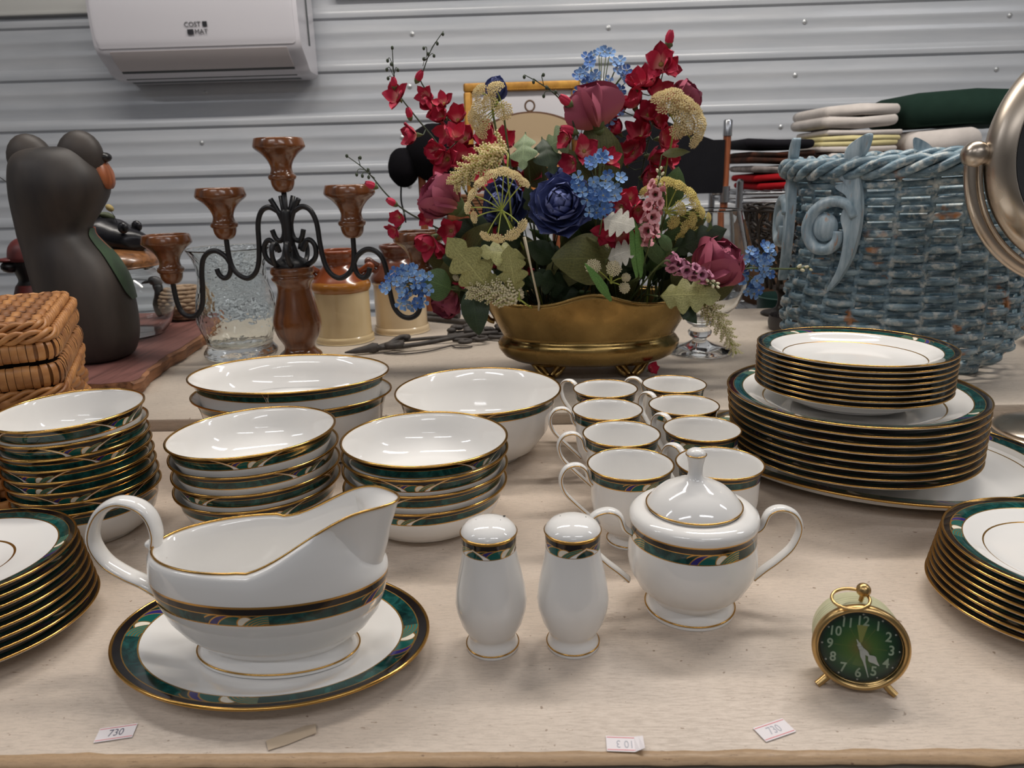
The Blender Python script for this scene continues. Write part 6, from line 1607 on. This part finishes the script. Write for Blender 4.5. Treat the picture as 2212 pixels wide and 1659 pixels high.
def scenic():
    m, nt, b = new_mat('painted_landscape')
    co = tex_coord(nt, 'Object'); sp = nt.nodes.new('ShaderNodeSeparateXYZ'); nt.links.new(co, sp.inputs[0])
    z = N(nt, sp.outputs[2])*5.2+(noise(nt, tex_coord(nt, 'Object', (6, 6, 14)), 3, 4)-.5)*.30
    nt.links.new(ramp(nt, z, [(.0, lin(120, 104, 84)), (.42, lin(128, 120, 104)), (.5, lin(98, 110, 118)), (.58, lin(110, 120, 128)), (.66, lin(196, 176, 146)), (1, lin(172, 150, 118))]), b.inputs['Base Color'])
    b.inputs['Roughness'].default_value = .5
    return m
t = thing('arched_plaque', 'arched wooden plaque with a painted landscape and hanging ring, before the gold frame', 'plaque', (.010, 2.172, .237), 0, None, (R(-5), 0))
def arch(w_, h, e):
    pts = [(-w_/2, 0), (w_/2, 0)]
    for i in range(15):
        u = 1-2*i/14; pts.append((w_/2*u, h+e*(1-u*u)))
    return pts
o_, i_ = arch(.222, .232, .026), arch(.206, .224, .025)
part('body', MB().loft([[(x, .006, z) for x, z in o_], [(x, -.004, z) for x, z in o_], [(x*.98, -.006, z*.99+.001) for x, z in o_]]).mesh('plaque', plain('dark_brown_wood', lin(92, 62, 40), .5), 30), t)
part('painting', MB().loft([[(x, -.0062, z+.004) for x, z in i_], [(x, -.0072, z+.004) for x, z in i_]]).mesh('painting', scenic(), 30), t)
part('hanging_ring', MB().tube([(.013*math.cos(a), 0, .273+.014*math.sin(a)) for a in [2*math.pi*i/24 for i in range(24)]], .0026, 6, True).mesh('hanging_ring', plain('brown_metal', lin(92, 66, 44), .5), 180), t)
t = thing('wooden_panel', 'small orange-brown wooden panel standing before the plaque', 'panel', (.050, 2.138, .237), 0, None, (R(-5), 0))
part('panel', MB().box((0, 0, .062), (.082, .012, .124), .004).mesh('panel', wood('orange_wood', lin(140, 84, 36), lin(186, 124, 62), 7, .4, axis=0), 30), t)
# fluffy black hat hanging over the stand's rack hook, on its own pole
t = thing('black_plush', 'fuzzy black plush head on a thin pole, hanging left of the flowers', 'toy', (-.235, 1.96, FL))
def fuzz(c, rad, seed):
    mb = MB(); mb.blob(c, rad, 28); rr2 = random.Random(seed)
    v = []
    for x, y, z in mb.v:
        k = 1+rr2.uniform(-.035, .035); v.append((c[0]+(x-c[0])*k, c[1]+(y-c[1])*k, c[2]+(z-c[2])*k))
    mb.v = v; return mb
M_PLUSH = plain('black_plush', lin(22, 21, 24), 1., bmp=.8, bscale=300, spec=.05)
z0 = TZ
hb = fuzz((0, 0, z0+.385), (.070, .060, .070), 1); 
part('head', hb.mesh('head', M_PLUSH, 180), t)
part('muzzle', fuzz((-.078, -.01, z0+.352), (.040, .038, .048), 2).mesh('muzzle', M_PLUSH, 180), t, label='drooping fuzzy black muzzle')
part('ear', fuzz((.04, 0, z0+.435), (.03, .02, .035), 3).mesh('ear', M_PLUSH, 180), t)
part('cord', MB().tube(smooth_path([(-.088, -.01, z0+.306), (-.090, -.01, z0+.27), (-.084, -.01, z0+.236), (-.082, -.01, z0+.215)], 5), .0022, 6).mesh('cord', M_PLUSH, 180), t)
part('pole', MB().tube([(-.035, .0, .0), (-.035, .0, z0+.335)], .010, 10).mesh('pole', M_POST, 60), t, label='thin reddish brown pole')
t = thing('straw_basket', 'small round brown straw basket on the stand shelf, half hidden by the flowers', 'basket', (-.150, 2.06, .2365))
bk = MB()
for k in range(5): bk.tube([(.052*math.cos(2*math.pi*i/32), .040*math.sin(2*math.pi*i/32), .005+.008*k) for i in range(32)], .0048, 6, True)
part('body', bk.lathe([(0, .002), (.050, .002), (.050, .004), (0, .004)], 24).mesh('body', plain('straw_brown', lin(138, 96, 64), .8, var=.3, scale=80), 180), t)
# ---------------------------------------------------------------- alarm clock
M_CLKGOLD = plain('clock_gold', lin(206, 172, 116), .30, 1., var=.15, scale=50)
M_CASE = plain('cream_enamel', lin(206, 204, 168), .4, var=.06, scale=40)
def dial_mat():
    m, nt, b = new_mat('green_dial')
    co = tex_coord(nt, 'Object'); sp = nt.nodes.new('ShaderNodeSeparateXYZ'); nt.links.new(co, sp.inputs[0])
    x = N(nt, sp.outputs[0]); y = N(nt, sp.outputs[1]); r_ = (x*x+y*y)**.5
    a = y.op('ARCTAN2', x)
    c = ramp(nt, r_*38, [(.0, lin(140, 124, 66)), (.35, lin(86, 124, 56)), (.68, lin(40, 92, 52)), (1, lin(18, 40, 40))])
    ray = (a*3).op('SINE').abs()
    c = mixc(nt, val(nt, ray, [(.0, .35), (.10, 0)])*r_.lt(.0165), c, lin(150, 148, 80))
    wedge = (a-math.pi/2).abs().lt(.21)*r_.gt(.0035)*r_.lt(.0162)
    c = mixc(nt, wedge*.85, c, lin(170, 168, 92))
    w2 = (a+math.pi/2).abs().lt(.30)*r_.lt(.014)
    c = mixc(nt, w2*.45, c, lin(116, 140, 70))
    nt.links.new(c, b.inputs['Base Color']); b.inputs['Roughness'].default_value = .35
    return m
M_NUM = plain('lume_numeral', lin(184, 200, 174), .6); M_HAND = plain('hand_white', lin(222, 222, 214), .5)
t = thing('alarm_clock', 'small round alarm clock with green dial, gold bezel and ring handle', 'clock', (.2105, .4200, 0), R(-14)); t.scale = (.96, .96, .96)
CZ = .0335; FM = T(0, 0, CZ) @ RX(R(90-5))        # dial plane: local +Z looks out of the dial
cs = [(0, -.030), (.0210, -.030), (.0262, -.028), (.0278, -.024), (.0280, -.019)]
for k in range(5): cs += [(.0286, -.0175+.0028*k), (.0286, -.0165+.0028*k), (.0280, -.0158+.0028*k), (.0280, -.0150+.0028*k)]
cs += [(.0290, -.002), (.0290, .0)]
c_ = part('case', MB().lathe(cs, 72).mesh('case', M_CASE, 40), t, FM)
part('bezel', MB().lathe(smooth_prof([(.0285, -.0030), (.0302, -.0020), (.0310, .0005), (.0306, .0030), (.0288, .0046), (.0272, .0040), (.0265, .0022), (.0262, .0005)], 3), 80).mesh('bezel', M_CLKGOLD, 60), t, FM)
part('dial', MB().lathe([(0, .0006), (.0266, .0006), (.0266, 0), (0, 0)], 72).mesh('dial', dial_mat(), 0), c_)
for h in range(1, 13):
    a = R(90-30*h); rn = .0192
    part('numeral', text_mesh(str(h), .0092, M_NUM, .00008, .00015), c_, T(rn*math.cos(a), rn*math.sin(a), .0008) @ SC(.92, 1.08, 1))
    part('minute_dot', MB().lathe([(0, .0003), (.0006, .0002), (.0007, 0)], 8).mesh('minute_dot', M_HAND, 180), c_, T(.0244*math.cos(a), .0244*math.sin(a), .0007))
def hand(pts, z, nm):
    P = [(x, y) for x, y in pts]+[(-x, y) for x, y in reversed(pts)]
    return MB().loft([[(x, y, z) for x, y in P], [(x, y, z+.0003) for x, y in P]]).mesh(nm, M_HAND, 0)
part('hour_hand', hand([(.0005, -.003), (.0014, .002), (.0016, .005), (.0006, .0075), (.0026, .0098), (.0028, .0112), (.0014, .0135), (.0002, .0170)], .0012, 'hour_hand'), c_, RZ(R(-133)))
part('minute_hand', hand([(.0006, -.004), (.0012, .002), (.0016, .006), (.0008, .010), (.0004, .016), (.0002, .0218)], .0017, 'minute_hand'), c_, RZ(R(-163)))
part('alarm_hand', hand([(.0004, -.001), (.0009, .002), (.0002, .0062)], .0009, 'alarm_hand'), c_, RZ(R(27)))
part('hub', MB().lathe([(0, .0026), (.0011, .0024), (.0016, .0021), (.0016, .0008)], 16).mesh('hub', M_HAND, 60), c_)
part('crystal', MB().lathe(smooth_prof([(0, .0050), (.012, .0047), (.022, .0036), (.0262, .0022)], 4)+[(.0262, .0017), (.022, .0030), (.012, .0041), (0, .0044)], 56).mesh('crystal', glass('clock_crystal', ior=1.18), 180), t, FM, label='domed clear crystal')
for s in (1, -1):
    d = Vector((s*.0125, -.001, -.0105))
    part('foot', MB().tube([Vector((s*.0140, .004, .0095)), Vector((s*.0215, .000, .0030)), Vector((s*.0250, -.002, .0006))], [.0028, .0026, .0024], 10).mesh('foot', M_CLKGOLD, 60), t)
part('foot', MB().tube([(0, .026, .006), (0, .027, .0004)], [.002, .0018], 8).mesh('foot', M_CLKGOLD, 60), t)
top = Vector((-.001, .010, CZ+.0290))
part('knob_post', MB().tube([top, top+Vector((.001, 0, .0060))], .0016, 8).mesh('knob_post', M_CLKGOLD, 60), t)
part('ball_knob', MB().blob(top+Vector((.001, 0, .0085)), .0048, 18).mesh('ball_knob', M_CLKGOLD, 180), t)
rc = top+Vector((-.0075, -.006, .0042))
part('ring_handle', MB().tube([rc+Vector((.0118*math.cos(a), .0100*math.sin(a), .0018*math.sin(a)+.0010*math.cos(a))) for a in [2*math.pi*i/40 for i in range(40)]], .0011, 8, True).mesh('ring_handle', M_CLKGOLD, 180), t)

# ---------------------------------------------------------------- price stickers and tape scrap
M_STICK = plain('sticker_paper', lin(226, 220, 222), .6); M_SLINE = plain('sticker_line', lin(220, 120, 124), .6); M_SINK = plain('sticker_ink', lin(96, 96, 112), .6)
def sticker(label, x, y, rz, txt, flip=False, faint=False, curl=False):
    t = thing('price_sticker', label, 'sticker', (x, y, .0004), rz, 'price stickers along the table edge')
    L, Wd = .0225, .0125; n = 8; rings = []
    for i in range(n+1):
        u = -L/2+L*i/n; z = 0
        if curl and i > 6: z = .0016*(i-6)
        rings.append([(u, -Wd/2, z), (u, Wd/2, z*.3), (u, Wd/2, z*.3+.00018), (u, -Wd/2, z+.00018)])
    part('paper', MB().loft(rings).mesh('paper', M_STICK, 0), t)
    for s in (1, -1): part('red_line', MB().box((0 if not curl else -.002, s*Wd*.40, .00025), (L*.96 if not curl else L*.78, .0005, .0001)).mesh('red_line', M_SLINE, 0), t)
    ink = M_SINK if not faint else plain('faint_ink', lin(176, 176, 184), .6)
    part('number', text_mesh(txt, .0078, ink, .00004), t, T(0, 0, .00026) @ RZ(math.pi if flip else 0) @ SC(.8, 1.1, 1))
sticker('white price sticker marked 730 near the front edge, below the gravy boat', -.2662, .3835, R(12), '730')
sticker('white price sticker marked 730 on the table in front of the clock', .1455, .3825, R(22), '730', False, True)
sticker('white price sticker with a curled corner, its number upside down, by the front edge', .0525, .3715, R(-3), '10 3', True, True, True)
t = thing('tape_scrap', 'torn scrap of beige tape stuck near the front edge', 'tape', (-.1525, .3795, .0004), R(28))
part('tape', MB().loft([[(-.0155, -.0048, 0), (-.0155, .004, 0), (-.0155, .004, .0002), (-.0155, -.0048, .0002)], [(-.004, -.0055, 0), (-.004, .0052, 0), (-.004, .0052, .0002), (-.004, -.0055, .0002)], [(.008, -.0045, 0), (.009, .0055, 0), (.009, .0055, .0003), (.008, -.0045, .0003)], [(.0135, -.0050, .0004), (.0150, .0030, .0004), (.0150, .0030, .0010), (.0135, -.0050, .0010)]]).mesh('tape', plain('beige_tape', lin(186, 168, 146), .5), 0), t)
